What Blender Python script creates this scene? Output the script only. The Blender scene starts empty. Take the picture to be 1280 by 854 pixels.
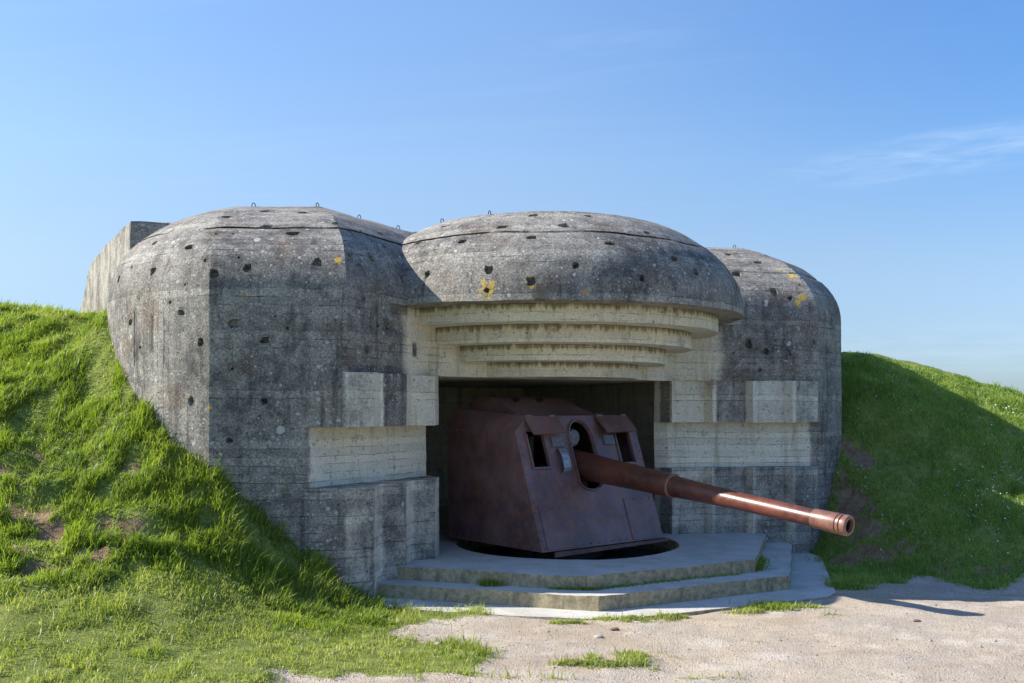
import bpy, bmesh, math, random
import numpy as np
from mathutils import Vector, Matrix, noise
from mathutils.bvhtree import BVHTree
from mathutils.geometry import tessellate_polygon
random.seed(7); rng = np.random.default_rng(7)
R = math.radians
SC = bpy.context.scene; COL = SC.collection
F = 1244.4; HY = 510.0; EYE = 2.3

# ---------------------------------------------------------------- camera, light, sky
cam_d = bpy.data.cameras.new('camera'); cam = bpy.data.objects.new('camera', cam_d); COL.objects.link(cam)
cam.location = (0, 0, EYE); cam.rotation_euler = (R(90), 0, 0)
cam_d.lens = 35; cam_d.sensor_width = 36; cam_d.shift_y = (HY-427)/1280; cam_d.clip_end = 5000
SC.camera = cam
SUN_EL, SUN_DX, SUN_DY = 36.5, 1.0, -0.03          # direction the light travels over the ground
sd = bpy.data.lights.new('sun', 'SUN'); so = bpy.data.objects.new('sun', sd); COL.objects.link(so)
dv = Vector((SUN_DX, SUN_DY, -math.tan(R(SUN_EL))*math.hypot(SUN_DX, SUN_DY)))
so.rotation_euler = dv.to_track_quat('-Z', 'Y').to_euler(); so.location = (-20, 5, 20)
sd.energy = 5.0; sd.angle = R(0.5); sd.color = (1.0, 0.94, 0.84)
vs = SC.view_settings
vs.view_transform = 'Standard'; vs.look = 'None'; vs.exposure = 0.85; vs.gamma = 1; vs.use_curve_mapping = False
SC.cycles.max_bounces = 6; SC.cycles.transparent_max_bounces = 4
SC.cycles.use_adaptive_sampling = True; SC.cycles.use_denoising = True

class NT:
    """small helper around a node tree"""
    def __init__(s, tree): s.t = tree; s.n = tree.nodes; s.l = tree.links
    def node(s, typ, ins=None, **props):
        nd = s.n.new(typ)
        for k, v in props.items(): setattr(nd, k, v)
        for k, v in (ins or {}).items(): s.set(nd, k, v)
        return nd
    def set(s, nd, k, v):
        sock = nd.inputs[k]
        if isinstance(v, bpy.types.NodeSocket): s.l.new(v, sock)
        elif isinstance(v, bpy.types.Node): s.l.new(v.outputs[0], sock)
        else: sock.default_value = v
    def math(s, op, a, b=0.0, c=0.0, clamp=False):
        return s.node('ShaderNodeMath', {0: a, 1: b, 2: c}, operation=op, use_clamp=clamp).outputs[0]
    def mix(s, f, a, b, blend='MIX'):
        nd = s.node('ShaderNodeMix', data_type='RGBA', blend_type=blend)
        s.set(nd, 0, f); s.set(nd, 6, a); s.set(nd, 7, b); return nd.outputs[2]
    def ramp(s, f, a, b, lo=0.0, hi=1.0):
        return s.node('ShaderNodeMapRange', {0: f, 1: a, 2: b, 3: lo, 4: hi}, clamp=True, interpolation_type='SMOOTHSTEP').outputs[0]
    def noise(s, vec, scale, detail=4, rough=.6, out=0, dist=0.0):
        nd = s.node('ShaderNodeTexNoise', {'Scale': scale, 'Detail': detail, 'Roughness': rough, 'Distortion': dist})
        s.l.new(vec, nd.inputs['Vector']); return nd.outputs[out]
    def mapping(s, vec, scale=(1, 1, 1), loc=(0, 0, 0), rot=(0, 0, 0)):
        nd = s.node('ShaderNodeMapping', {'Scale': scale, 'Location': loc, 'Rotation': rot}); s.l.new(vec, nd.inputs[0]); return nd.outputs[0]
    def attr(s, name, out='Fac'):
        return s.node('ShaderNodeAttribute', attribute_name=name).outputs[out]
def c(r, g, b): return (r, g, b, 1)

world = bpy.data.worlds.new('World'); SC.world = world; world.use_nodes = True
w = NT(world.node_tree); w.n.clear()
sky = w.node('ShaderNodeTexSky', sky_type='NISHITA', sun_disc=False)
sky.sun_elevation = R(SUN_EL); sky.sun_rotation = R(-90); sky.altitude = 0; sky.air_density = 1.0; sky.dust_density = 0.2; sky.ozone_density = 1.6
tc = w.node('ShaderNodeTexCoord').outputs['Generated']
sep = w.node('ShaderNodeSeparateXYZ', {0: tc})
zc = w.math('MAXIMUM', sep.outputs[2], .02)
px = w.math('DIVIDE', sep.outputs[0], zc); py = w.math('DIVIDE', sep.outputs[1], zc)
cv = w.node('ShaderNodeCombineXYZ', {0: px, 1: py, 2: 0.0}).outputs[0]
# thin cirrus: streaks stretched over the sky, strong only in a patch low on the right and one faint streak above
cv = w.mapping(cv, rot=(0, 0, R(12)))
st = w.noise(w.mapping(cv, scale=(.55, 2.6, 1), loc=(3.2, .6, 0)), 1.3, 9, .62, dist=.8)
st = w.ramp(st, .50, .78)
def patch(dx, dz, ax, az, tilt=0.0):
    ax_ = w.math('ADD', w.math('DIVIDE', sep.outputs[0], sep.outputs[1]), -dx)
    az_ = w.math('ADD', w.math('DIVIDE', sep.outputs[2], sep.outputs[1]), -dz)
    az_ = w.math('ADD', az_, w.math('MULTIPLY', ax_, -tilt))
    r2 = w.math('ADD', w.math('POWER', w.math('DIVIDE', w.math('ABSOLUTE', ax_), ax), 2.0), w.math('POWER', w.math('DIVIDE', w.math('ABSOLUTE', az_), az), 2.0))
    return w.ramp(r2, 1.0, 0.0)
front = w.math('GREATER_THAN', sep.outputs[1], 0.0)
pm = w.math('MULTIPLY', patch(.47, .262, .24, .030, .16), .42)
pm = w.math('MAXIMUM', pm, w.math('MULTIPLY', patch(.10, .365, .12, .02, .1), .10))
pm = w.math('MAXIMUM', pm, w.math('MULTIPLY', patch(.46, .06, .25, .035, 0), .22))
fineN = w.noise(w.mapping(tc, scale=(6, 6, 40), rot=(0, R(-9), 0)), 2.2, 8, .62, dist=.5)
fine = w.ramp(fineN, .30, .85)
cl = w.math('MULTIPLY', w.math('MULTIPLY', pm, fine), front)
cl = w.math('ADD', w.math('MULTIPLY', cl, .75), w.math('MULTIPLY', st, .04), clamp=True)
# sky grade: dimmed towards the horizon, unseen upper sky brightened to lift the shade
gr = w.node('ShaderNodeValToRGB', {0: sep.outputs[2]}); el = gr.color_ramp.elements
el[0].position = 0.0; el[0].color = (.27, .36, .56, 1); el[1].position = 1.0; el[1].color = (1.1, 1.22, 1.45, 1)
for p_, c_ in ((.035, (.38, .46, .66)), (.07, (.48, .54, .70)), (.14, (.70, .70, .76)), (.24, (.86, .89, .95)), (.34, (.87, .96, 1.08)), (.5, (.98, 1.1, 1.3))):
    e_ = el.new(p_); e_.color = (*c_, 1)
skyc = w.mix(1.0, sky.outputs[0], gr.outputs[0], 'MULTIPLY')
side = w.ramp(w.math('DIVIDE', sep.outputs[0], w.math('SQRT', w.math('ADD', w.math('MULTIPLY', sep.outputs[0], sep.outputs[0]), w.math('MULTIPLY', sep.outputs[1], sep.outputs[1])))), -.05, .55)
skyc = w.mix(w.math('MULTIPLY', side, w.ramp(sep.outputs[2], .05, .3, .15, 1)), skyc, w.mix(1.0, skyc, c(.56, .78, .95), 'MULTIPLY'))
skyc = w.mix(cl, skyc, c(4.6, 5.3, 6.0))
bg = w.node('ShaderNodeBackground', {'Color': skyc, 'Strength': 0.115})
wo = w.node('ShaderNodeOutputWorld', {0: bg.outputs[0]})

# ---------------------------------------------------------------- materials
def new_mat(name):
    m = bpy.data.materials.new(name); m.use_nodes = True
    t = NT(m.node_tree); t.n.clear()
    t.out = t.node('ShaderNodeOutputMaterial'); t.m = m
    t.pos = t.node('ShaderNodeNewGeometry').outputs['Position']
    return t
def finish(t, color, rough=.9, normal=None, metal=0.0, spec=.3, coat=0.0):
    b = t.node('ShaderNodeBsdfPrincipled')
    t.set(b, 'Base Color', color); t.set(b, 'Roughness', rough); t.set(b, 'Metallic', metal); t.set(b, 'Specular IOR Level', spec)
    t.set(b, 'Coat Weight', coat); t.set(b, 'Coat Roughness', .25)
    if normal is not None: t.set(b, 'Normal', normal)
    t.l.new(b.outputs[0], t.out.inputs[0]); return t.m
def bump(t, h, strength=.5, dist=.02, prev=None):
    b = t.node('ShaderNodeBump', {'Height': h, 'Strength': strength, 'Distance': dist})
    if prev is not None: t.l.new(prev, b.inputs['Normal'])
    return b.outputs[0]

LICHEN = []          # (world point, radius) filled after the concrete exists
def concrete_mat():
    t = new_mat('weathered_concrete')
    P = t.pos
    cream = t.attr('cream'); board = t.attr('board'); dark = t.attr('soot')
    n1 = t.noise(P, .9, 6, .65); n2 = t.noise(P, 6, 8, .7); n3 = t.noise(P, 45, 5, .7)
    streak = t.noise(t.mapping(P, scale=(5, 5, .55)), 1.6, 7, .65)
    # exposed skin
    a = t.mix(t.ramp(n1, .38, .62), c(.110, .105, .098), c(.32, .30, .262))
    a = t.mix(t.ramp(n2, .36, .66, 0, .75), a, c(.36, .335, .29))
    a = t.mix(t.ramp(streak, .52, .70, 0, .75), a, c(.07, .067, .064))
    a = t.mix(t.ramp(t.noise(t.mapping(P, scale=(1,1,1), loc=(4,7,2)), 1.7, 6, .7), .52, .66, 0, .6), a, c(.17, .125, .095))
    # sheltered skin
    b = t.mix(t.ramp(n1, .3, .7), c(.80, .73, .58), c(.66, .61, .50))
    b = t.mix(t.ramp(streak, .50, .72, 0, .6), b, c(.36, .31, .21))
    b = t.mix(t.ramp(t.noise(t.mapping(P, loc=(9,1,4)), 2.3, 7, .72), .58, .67, 0, .6), b, c(.27, .26, .265))
    b = t.mix(t.ramp(t.noise(t.mapping(P, loc=(1,5,9)), 3.1, 7, .7), .60, .68, 0, .55), b, c(.27, .13, .075))
    f = t.math('ADD', cream, t.math('MULTIPLY', t.math('ADD', t.noise(P, 2.2, 8, .7), -.5), 1.1))
    f = t.ramp(f, .24, .78)
    col = t.mix(f, a, b)
    # aggregate speckle
    plain = col
    col = t.mix(t.ramp(n3, .42, .62), t.mix(1.0, col, c(.66, .66, .67), 'MULTIPLY'), t.mix(1.0, col, c(1.28, 1.27, 1.25), 'MULTIPLY'))
    col = t.mix(t.math('MULTIPLY', f, .65), col, plain)
    pit = t.ramp(t.noise(P, 26, 3, .6), .30, .37, 1, 0)
    col = t.mix(t.math('MULTIPLY', pit, .65), col, c(.05, .05, .05))
    # formwork boards
    bw = t.math('DIVIDE', board, .098)
    wob = t.math('MULTIPLY', t.noise(P, 3.0, 3, .6), .22)
    bw = t.math('ADD', bw, wob)
    idx = t.math('FLOOR', bw); fr = t.math('FRACT', bw)
    rnd = t.node('ShaderNodeTexWhiteNoise', {'W': idx}, noise_dimensions='1D').outputs[0]
    d = t.math('MINIMUM', fr, t.math('SUBTRACT', 1.0, fr))
    broken = t.ramp(t.noise(t.mapping(P, scale=(1.3, 1.3, 7)), 1.3, 4, .7), .40, .62)
    line = t.math('MULTIPLY', t.ramp(d, .0, .085, 1, 0), t.math('MULTIPLY', broken, t.ramp(rnd, .25, .85, .1, 1)))
    col = t.mix(t.math('MULTIPLY', line, t.math('SUBTRACT', .85, t.math('MULTIPLY', f, .45))), col, c(.045, .045, .048))
    col = t.mix(t.math('SUBTRACT', .6, t.math('MULTIPLY', f, .35)), col, t.mix(1.0, col, t.node('ShaderNodeCombineColor', {0: t.ramp(rnd, 0, 1, .72, 1.25), 1: t.ramp(rnd, 0, 1, .72, 1.25), 2: t.ramp(rnd, 0, 1, .74, 1.24)}).outputs[0], 'MULTIPLY'))
    # wood grain of the boards
    # white lichen discs
    def spots(scale, thr, loc, col, colr, amt=.9, keep=.75):
        vor = t.node('ShaderNodeTexVoronoi', {'Scale': scale, 'Randomness': 1.0}, feature='F1')
        wv = t.node('ShaderNodeVectorMath', {0: t.mapping(P, loc=loc), 1: t.node('ShaderNodeTexNoise', {'Scale': scale*2.5, 'Detail': 3}).outputs[1]}, operation='ADD')
        t.l.new(P, wv.inputs[0].links[0].from_node.inputs[0]) if False else None
        t.l.new(t.mapping(P, loc=loc), vor.inputs['Vector'])
        cc = t.node('ShaderNodeSeparateColor', {0: vor.outputs['Color']})
        dd = t.math('ADD', vor.outputs['Distance'], t.math('MULTIPLY', t.math('ADD', t.noise(P, scale*4.5, 4, .7), -.3), .30))
        size = t.ramp(cc.outputs[0], 0, 1, thr*.35, thr)
        m = t.math('LESS_THAN', dd, size)
        m = t.math('MULTIPLY', m, t.math('GREATER_THAN', cc.outputs[1], keep))
        return t.mix(t.math('MULTIPLY', m, amt), col, colr)
    notcream = t.math('SUBTRACT', 1.0, t.math('MULTIPLY', f, .9))
    base = col
    col = spots(3.1, .215, (2, 3, 1), col, c(.50, .50, .47), .8, .84)
    col = spots(9.0, .30, (5, 1, 8), col, c(.46, .46, .44), .8, .70)
    col = spots(20.0, .36, (7, 7, 3), col, c(.42, .42, .40), .8, .62)
    col = spots(2.1, .15, (1, 9, 6), col, c(.45, .26, .05), .75, .80)
    col = t.mix(notcream, base, col)
    # golden lichen where it grows in the photograph
    for (p, r) in LICHEN:
        dd = t.node('ShaderNodeVectorMath', {0: P, 1: p}, operation='DISTANCE').outputs['Value']
        dd = t.math('ADD', t.math('DIVIDE', dd, r*1.5), t.math('MULTIPLY', t.noise(P, 11, 7, .78), 3.4))
        col = t.mix(t.ramp(dd, 2.15, 1.95, 0, .85), col, t.mix(t.ramp(n3, .4, .6), c(.55, .33, .03), c(.62, .46, .10)))
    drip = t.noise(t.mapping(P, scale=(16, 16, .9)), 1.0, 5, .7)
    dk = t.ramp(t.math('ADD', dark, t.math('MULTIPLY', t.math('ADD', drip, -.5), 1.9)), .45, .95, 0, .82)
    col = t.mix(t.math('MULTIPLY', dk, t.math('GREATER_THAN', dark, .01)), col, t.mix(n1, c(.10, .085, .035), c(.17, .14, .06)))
    h = t.math('ADD', t.math('MULTIPLY', n2, .35), t.math('MULTIPLY', n3, .22))
    h = t.math('ADD', h, t.math('MULTIPLY', pit, -.35))
    h = t.math('ADD', h, t.math('MULTIPLY', line, -.55))
    h = t.math('ADD', h, t.math('MULTIPLY', rnd, .10))
    nrm = bump(t, h, .9, .028)
    return finish(t, col, .93, nrm, spec=.2)

def step_mat():
    t = new_mat('worn_step_concrete'); P = t.pos
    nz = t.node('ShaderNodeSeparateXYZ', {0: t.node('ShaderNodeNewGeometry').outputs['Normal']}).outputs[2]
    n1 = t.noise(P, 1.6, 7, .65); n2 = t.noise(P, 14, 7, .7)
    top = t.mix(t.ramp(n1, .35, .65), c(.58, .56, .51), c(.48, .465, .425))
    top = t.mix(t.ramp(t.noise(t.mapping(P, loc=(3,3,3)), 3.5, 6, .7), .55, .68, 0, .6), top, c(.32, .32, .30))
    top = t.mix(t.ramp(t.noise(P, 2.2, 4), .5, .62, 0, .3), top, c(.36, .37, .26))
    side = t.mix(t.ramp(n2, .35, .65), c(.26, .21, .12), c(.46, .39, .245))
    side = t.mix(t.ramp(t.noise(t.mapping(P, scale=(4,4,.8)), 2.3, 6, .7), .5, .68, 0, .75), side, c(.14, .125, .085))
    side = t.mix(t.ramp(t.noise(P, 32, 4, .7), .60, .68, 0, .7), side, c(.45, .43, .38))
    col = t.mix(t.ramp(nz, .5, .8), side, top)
    col = t.mix(t.ramp(t.noise(P, 60, 4, .7), .4, .65, 0, .25), col, c(.15, .15, .14))
    h = t.math('ADD', t.math('MULTIPLY', n2, .5), t.math('MULTIPLY', t.noise(P, 60, 4, .7), .3))
    return finish(t, col, .92, bump(t, h, .7, .02), spec=.2)

def rust_mat(name, ca, cb, cc, rough, coat, sc=1.0, spec=.45):
    t = new_mat(name); P = t.pos
    n1 = t.noise(P, 1.7*sc, 7, .65); n2 = t.noise(P, 9*sc, 8, .72); n3 = t.noise(P, 60, 4, .7)
    col = t.mix(t.ramp(n1, .35, .65), c(*ca), c(*cb))
    col = t.mix(t.ramp(n2, .45, .70, 0, .8), col, c(*cc))
    col = t.mix(t.ramp(n3, .55, .75, 0, .35), col, c(ca[0]*.45, ca[1]*.45, ca[2]*.45))
    st = t.noise(t.mapping(P, scale=(9, 9, .9)), 1.5, 6, .7)
    col = t.mix(t.ramp(st, .52, .68, 0, .6), col, c(cc[0]*.6, cc[1]*.55, cc[2]*.5))
    rg = t.ramp(n2, .3, .7, rough-.10, rough+.14)
    h = t.math('ADD', t.math('MULTIPLY', n2, .4), t.math('MULTIPLY', n3, .25))
    return finish(t, col, rg, bump(t, h, .35, .008), metal=.0, spec=spec, coat=coat)
def plain_mat(name, col, rough=.8, metal=0.0):
    t = new_mat(name); n = t.noise(t.pos, 18, 5, .7)
    k = t.mix(t.ramp(n, .3, .7), c(*[v*.7 for v in col]), c(*[min(1, v*1.2) for v in col]))
    return finish(t, k, rough, bump(t, n, .3, .01), metal)

def ground_mat():
    t = new_mat('ground_soil_gravel_turf'); P = t.pos
    g = t.attr('turf'); dirt = t.attr('bare')
    n1 = t.noise(P, .7, 6, .65); n2 = t.noise(P, 7, 7, .7); n3 = t.noise(P, 90, 4, .7); n4 = t.noise(P, 30, 3, .7)
    gr = t.mix(t.ramp(n1, .35, .65), c(.47, .385, .285), c(.40, .34, .275))
    gr = t.mix(t.ramp(n2, .42, .68, 0, .55), gr, c(.33, .29, .235))
    gr = t.mix(t.ramp(t.noise(t.mapping(P, loc=(5,2,1)), 1.6, 6, .7), .50, .66, 0, .5), gr, c(.60, .54, .46))
    gr = t.mix(t.ramp(n3, .52, .70, 0, .55), gr, c(.19, .165, .145))
    gr = t.mix(t.ramp(n4, .60, .70, 0, .5), gr, c(.62, .58, .53))
    vor = t.node('ShaderNodeTexVoronoi', {'Scale': 55.0}); t.l.new(P, vor.inputs['Vector'])
    vc = t.node('ShaderNodeSeparateColor', {0: vor.outputs['Color']}).outputs[0]
    gr = t.mix(t.ramp(t.noise(t.mapping(P, loc=(8,8,1), scale=(.6,1.5,1)), .9, 5, .6), .50, .62, 0, .55), gr, c(.34, .265, .185))
    gr = t.mix(t.math('MULTIPLY', t.math('GREATER_THAN', vc, .90), .4), gr, c(.16, .14, .125))
    tf = t.mix(t.ramp(n2, .35, .65), c(.10, .14, .025), c(.22, .25, .06))
    tf = t.mix(t.ramp(n4, .5, .65, 0, .45), tf, c(.16, .13, .07))
    so = t.mix(t.ramp(n2, .35, .65), c(.17, .105, .06), c(.29, .205, .13))
    so = t.mix(t.ramp(n4, .5, .7, 0, .6), so, c(.12, .085, .055))
    f = t.ramp(t.math('ADD', g, t.math('MULTIPLY', t.math('ADD', n2, -.5), .8)), .35, .65)
    col = t.mix(f, gr, tf)
    fd = t.ramp(t.math('ADD', dirt, t.math('MULTIPLY', t.math('ADD', t.noise(P, 4, 6, .7), -.5), 1.0)), .35, .62)
    col = t.mix(fd, col, so)
    h = t.math('ADD', t.math('MULTIPLY', n2, .45), t.math('MULTIPLY', n3, .30))
    h = t.math('ADD', h, t.math('MULTIPLY', vor.outputs['Distance'], .35))
    return finish(t, col, .95, bump(t, h, .8, .03), spec=.12)

def leaf_mat(name, a, b, tipc, trans=.45):
    t = new_mat(name)
    rnd = t.attr('shade'); tip = t.attr('tip')
    col = t.mix(rnd, c(*a), c(*b))
    dry = t.math('GREATER_THAN', rnd, .93)
    col = t.mix(t.math('MULTIPLY', dry, .8), col, c(.50, .42, .22))
    big = t.ramp(t.noise(t.pos, 1.1, 4, .6), .40, .62)
    col = t.mix(t.math('MULTIPLY', big, .35), col, c(*tipc))
    col = t.mix(t.ramp(tip, .2, 1.0, 0, .35), col, c(*tipc))
    b1 = t.node('ShaderNodeBsdfPrincipled'); t.set(b1, 'Base Color', col); t.set(b1, 'Roughness', .42); t.set(b1, 'Specular IOR Level', .35)
    b2 = t.node('ShaderNodeBsdfTranslucent'); t.set(b2, 'Color', t.mix(1.0, col, c(1.25, 1.35, .55), 'MULTIPLY'))
    ms = t.node('ShaderNodeMixShader', {0: trans, 1: b1.outputs[0], 2: b2.outputs[0]})
    t.l.new(ms.outputs[0], t.out.inputs[0]); return t.m

M = {}
M['gun'] = rust_mat('rusted_shield_steel', (.095, .052, .053), (.20, .113, .112), (.27, .105, .055), .44, .0, 1.0, .6)
M['barrel'] = rust_mat('varnished_rusty_barrel', (.055, .020, .015), (.14, .046, .026), (.20, .050, .026), .38, .25, 1.3, .5)
M['muzzle'] = rust_mat('varnished_muzzle_steel', (.17, .075, .05), (.28, .14, .10), (.12, .045, .03), .36, .2, 1.3, .5)
M['pale'] = plain_mat('worn_bare_metal', (.33, .32, .34), .45, .6)
M['iron'] = plain_mat('rusty_iron', (.06, .045, .04), .8)
M['dark'] = plain_mat('greasy_dark_steel', (.035, .028, .027), .6)
M['grey'] = plain_mat('grey_primed_steel', (.16, .155, .17), .6)
M['step'] = step_mat()

# ---------------------------------------------------------------- object helpers
def link(name, me, mat=None, parent=None):
    o = bpy.data.objects.new(name, me); COL.objects.link(o)
    if mat is not None:
        me.materials.clear(); me.materials.append(mat)
    if parent is not None: o.parent = parent; o.matrix_parent_inverse = parent.matrix_world.inverted()
    return o
def empty(name, loc, label, cat, group=None):
    o = bpy.data.objects.new(name, None); COL.objects.link(o); o.location = loc; o.empty_display_size = .2
    bpy.context.view_layer.update()
    o['label'] = label; o['category'] = cat
    if group: o['group'] = group
    return o
def tag(o, label, cat, group=None, kind=None):
    o['label'] = label; o['category'] = cat
    if group: o['group'] = group
    if kind: o['kind'] = kind
    return o
def bm_obj(name, bm, mat, parent=None, smooth=True, angle=32):
    bmesh.ops.recalc_face_normals(bm, faces=bm.faces)
    if smooth:
        for f in bm.faces: f.smooth = True
        for e in bm.edges:
            if len(e.link_faces) == 2 and e.calc_face_angle(0) > R(angle): e.smooth = False
    me = bpy.data.meshes.new(name); bm.to_mesh(me); bm.free()
    return link(name, me, mat, parent)
def attr_f(me, name, vals):
    a = me.attributes.new(name, 'FLOAT', 'POINT'); a.data.foreach_set('value', np.asarray(vals, dtype=np.float32))
def boolean(o, cutter_bm):
    cm = bpy.data.meshes.new('cut'); bmesh.ops.recalc_face_normals(cutter_bm, faces=cutter_bm.faces); cutter_bm.to_mesh(cm); cutter_bm.free()
    co = bpy.data.objects.new('cut', cm); COL.objects.link(co)
    par = o.parent; o.parent = None
    md = o.modifiers.new('b', 'BOOLEAN'); md.operation = 'DIFFERENCE'; md.object = co; md.solver = 'EXACT'
    bpy.context.view_layer.update()
    ev = o.evaluated_get(bpy.context.evaluated_depsgraph_get())
    nm = bpy.data.meshes.new_from_object(ev)
    o.modifiers.clear(); old = o.data; o.data = nm; nm.name = o.name
    bpy.data.objects.remove(co); bpy.data.meshes.remove(cm)
    if len(old.materials):
        nm.materials.clear(); nm.materials.append(old.materials[0])
    if par is not None: o.parent = par; o.matrix_parent_inverse = par.matrix_world.inverted()
def displ(p, amp=.010):
    q = Vector(p)
    return Vector((noise.noise(q*1.9), noise.noise(q*1.9+Vector((7, 3, 1))), noise.noise(q*1.9+Vector((1, 9, 4)))))*amp + \
           Vector((noise.noise(q*9), noise.noise(q*9+Vector((7, 3, 1))), noise.noise(q*9+Vector((1, 9, 4)))))*amp*.45
def densify(poly, step, tags=None, closed=True):
    out = []; tg = []
    n = len(poly)
    for i in range(n if closed else n-1):
        a = Vector(poly[i]); b = Vector(poly[(i+1) % n]); k = max(1, int(math.ceil((b-a).length/step)))
        for j in range(k):
            out.append(a.lerp(b, j/k)); tg.append(i)
    return out, tg

def polyd(x, y, poly):
    """signed distance, negative inside"""
    poly = np.array(poly); d = np.full(np.shape(x), 1e9); ins = np.zeros(np.shape(x), bool)
    for i in range(len(poly)):
        a = poly[i]; b_ = poly[(i+1) % len(poly)]; e = b_-a; t = np.clip(((x-a[0])*e[0]+(y-a[1])*e[1])/(e@e), 0, 1)
        d = np.minimum(d, np.hypot(x-a[0]-t*e[0], y-a[1]-t*e[1]))
        cnd = ((a[1] > y) != (b_[1] > y)) & (x < (b_[0]-a[0])*(y-a[1])/(b_[1]-a[1]+1e-12)+a[0]); ins ^= cnd
    return np.where(ins, -d, d)
# ---------------------------------------------------------------- casemate plan
TH = R(30); CC = Vector((.745, 14.35))
def L(u, v): return Vector((CC.x+u*math.cos(TH)+v*math.sin(TH), CC.y+u*math.sin(TH)-v*math.cos(TH)))
ZS, ZT, ZL = 3.60, 5.10, 2.72
LEFT_RAW = [(-6.05, 20.5), (-6.0, 17.0), (-5.93, 15.7), (-5.82, 14.8), (-5.62, 13.9), (-5.30, 13.07), (-4.82, 12.36), (-4.20, 11.82), (-3.48, 11.45)]
def spline(P, k=3):
    P = [Vector(p) for p in P]; P = [P[0]*2-P[1]]+P+[P[-1]+(P[-1]-P[-2])*1.0+Vector((.12, .10))]; out = []
    for i in range(1, len(P)-2):
        for j in range(k):
            t = j/k; a, b, c_, d = P[i-1:i+3]
            out.append(.5*((2*b)+(c_-a)*t+(2*a-5*b+4*c_-d)*t*t+(3*b-a-3*c_+d)*t**3))
    return [tuple(p) for p in out+[P[-2]]]
LEFT_OUT = [LEFT_RAW[0]] + spline(LEFT_RAW)[3:]
FA = (-1.92, 11.56)
THL, THR = Vector((-.98, 13.32)), Vector((2.47, 15.37))
RC = (4.83, 15.75)
RIGHT_OUT = [(5.50, 16.62), (5.78, 17.7), (5.90, 19.0), (5.9, 21)]
VC = L(0, -.5); VR = 2.87
def circ_hit(a, b):
    a = Vector(a); b = Vector(b); d = b-a; f = a-VC
    A = d.dot(d); B = 2*f.dot(d); Cq = f.dot(f)-VR*VR; q = math.sqrt(B*B-4*A*Cq)
    for t in sorted([(-B-q)/(2*A), (-B+q)/(2*A)]):
        if 0 < t < 1: return a+d*t
JL = circ_hit(FA, THL); JR = circ_hit(RC, THR)
aL = math.atan2(JL.y-VC.y, JL.x-VC.x); aR = math.atan2(JR.y-VC.y, JR.x-VC.x)
if aL > 0: aL -= 2*math.pi
if aR > 0: aR -= 2*math.pi
ARC = [VC+VR*Vector((math.cos(aL+(aR-aL)*k/36), math.sin(aL+(aR-aL)*k/36))) for k in range(1, 36)]

bunker = empty('casemate', (.75, 14.35, 0), 'massive grey concrete gun bunker with rounded roof and stepped opening set into the grassy mound', 'bunker')
MC = bpy.data.materials.new('tmp')

def prism(name, poly, z0, z1, cream, vert_tags=(), step=.14, parent=bunker, mat=None, amp=.010, top_prof=None, soot=None):
    """solid with the plan poly between z0 and z1; attributes for weathering, painted light on tooth returns, and board direction"""
    pts, tg = densify(poly, step)
    n = len(pts); nz = max(1, int(math.ceil((z1-z0)/step)))
    arc = [0]
    for i in range(1, n): arc.append(arc[-1]+(pts[i]-pts[i-1]).length)
    bm = bmesh.new(); rows = []; at = []
    for k in range(nz+1):
        z = z0+(z1-z0)*k/nz; row = []
        for i, p in enumerate(pts):
            q = Vector((p.x, p.y, z)); v = bm.verts.new(q+displ(q, amp) if amp else q); row.append(v)
            at.append((cream(p.x, p.y, z) if callable(cream) else cream, arc[i] if tg[i] in vert_tags else z+.03, soot(p.x, p.y, z) if soot else 0.0))
        rows.append(row)
    for k in range(nz):
        for i in range(n):
            j = (i+1) % n
            bm.faces.new((rows[k][i], rows[k][j], rows[k+1][j], rows[k+1][i]))
    bm.faces.new(rows[0][::-1]); bm.faces.new(rows[-1])
    bm.verts.index_update()
    o = bm_obj(name, bm, mat or MC, parent, angle=20)
    attr_f(o.data, 'cream', [a[0] for a in at]); attr_f(o.data, 'board', [a[1] for a in at]); attr_f(o.data, 'soot', [a[2] for a in at])
    return o

# roof: plan with the round visor, rising with one rounded profile all the way round
U = [Vector(p) for p in LEFT_OUT] + [Vector(FA), JL] + ARC + [JR, Vector(RC)] + [Vector(p) for p in RIGHT_OUT] + [Vector((2, 24)), Vector((-3.6, 23.5))]
nleft = len(LEFT_OUT)
PROF = [(0, 3.60), (0, 3.72), (.015, 3.84), (.05, 3.97), (.10, 4.09), (.17, 4.21), (.26, 4.32), (.36, 4.42), (.445, 4.484), (.53, 4.486), (.53, 4.508), (.475, 4.512),
        (.60, 4.60), (.75, 4.70), (.92, 4.79), (1.10, 4.87), (1.30, 4.945), (1.52, 5.02), (1.75, ZT)]
TOP_RAW = [(-4.7, 20.5), (-4.7, 17.6), (-4.68, 16.4), (-4.64, 15.6), (-4.58, 15.05), (-4.46, 14.6), (-4.28, 14.25), (-4.06, 14.02), (-3.82, 13.86)]
LEFT_TOP = [TOP_RAW[0]] + spline(TOP_RAW)[3:]
RIGHT_TOP = [(4.42, 18.1), (4.55, 18.9), (4.6, 19.8), (4.6, 21)]
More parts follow.
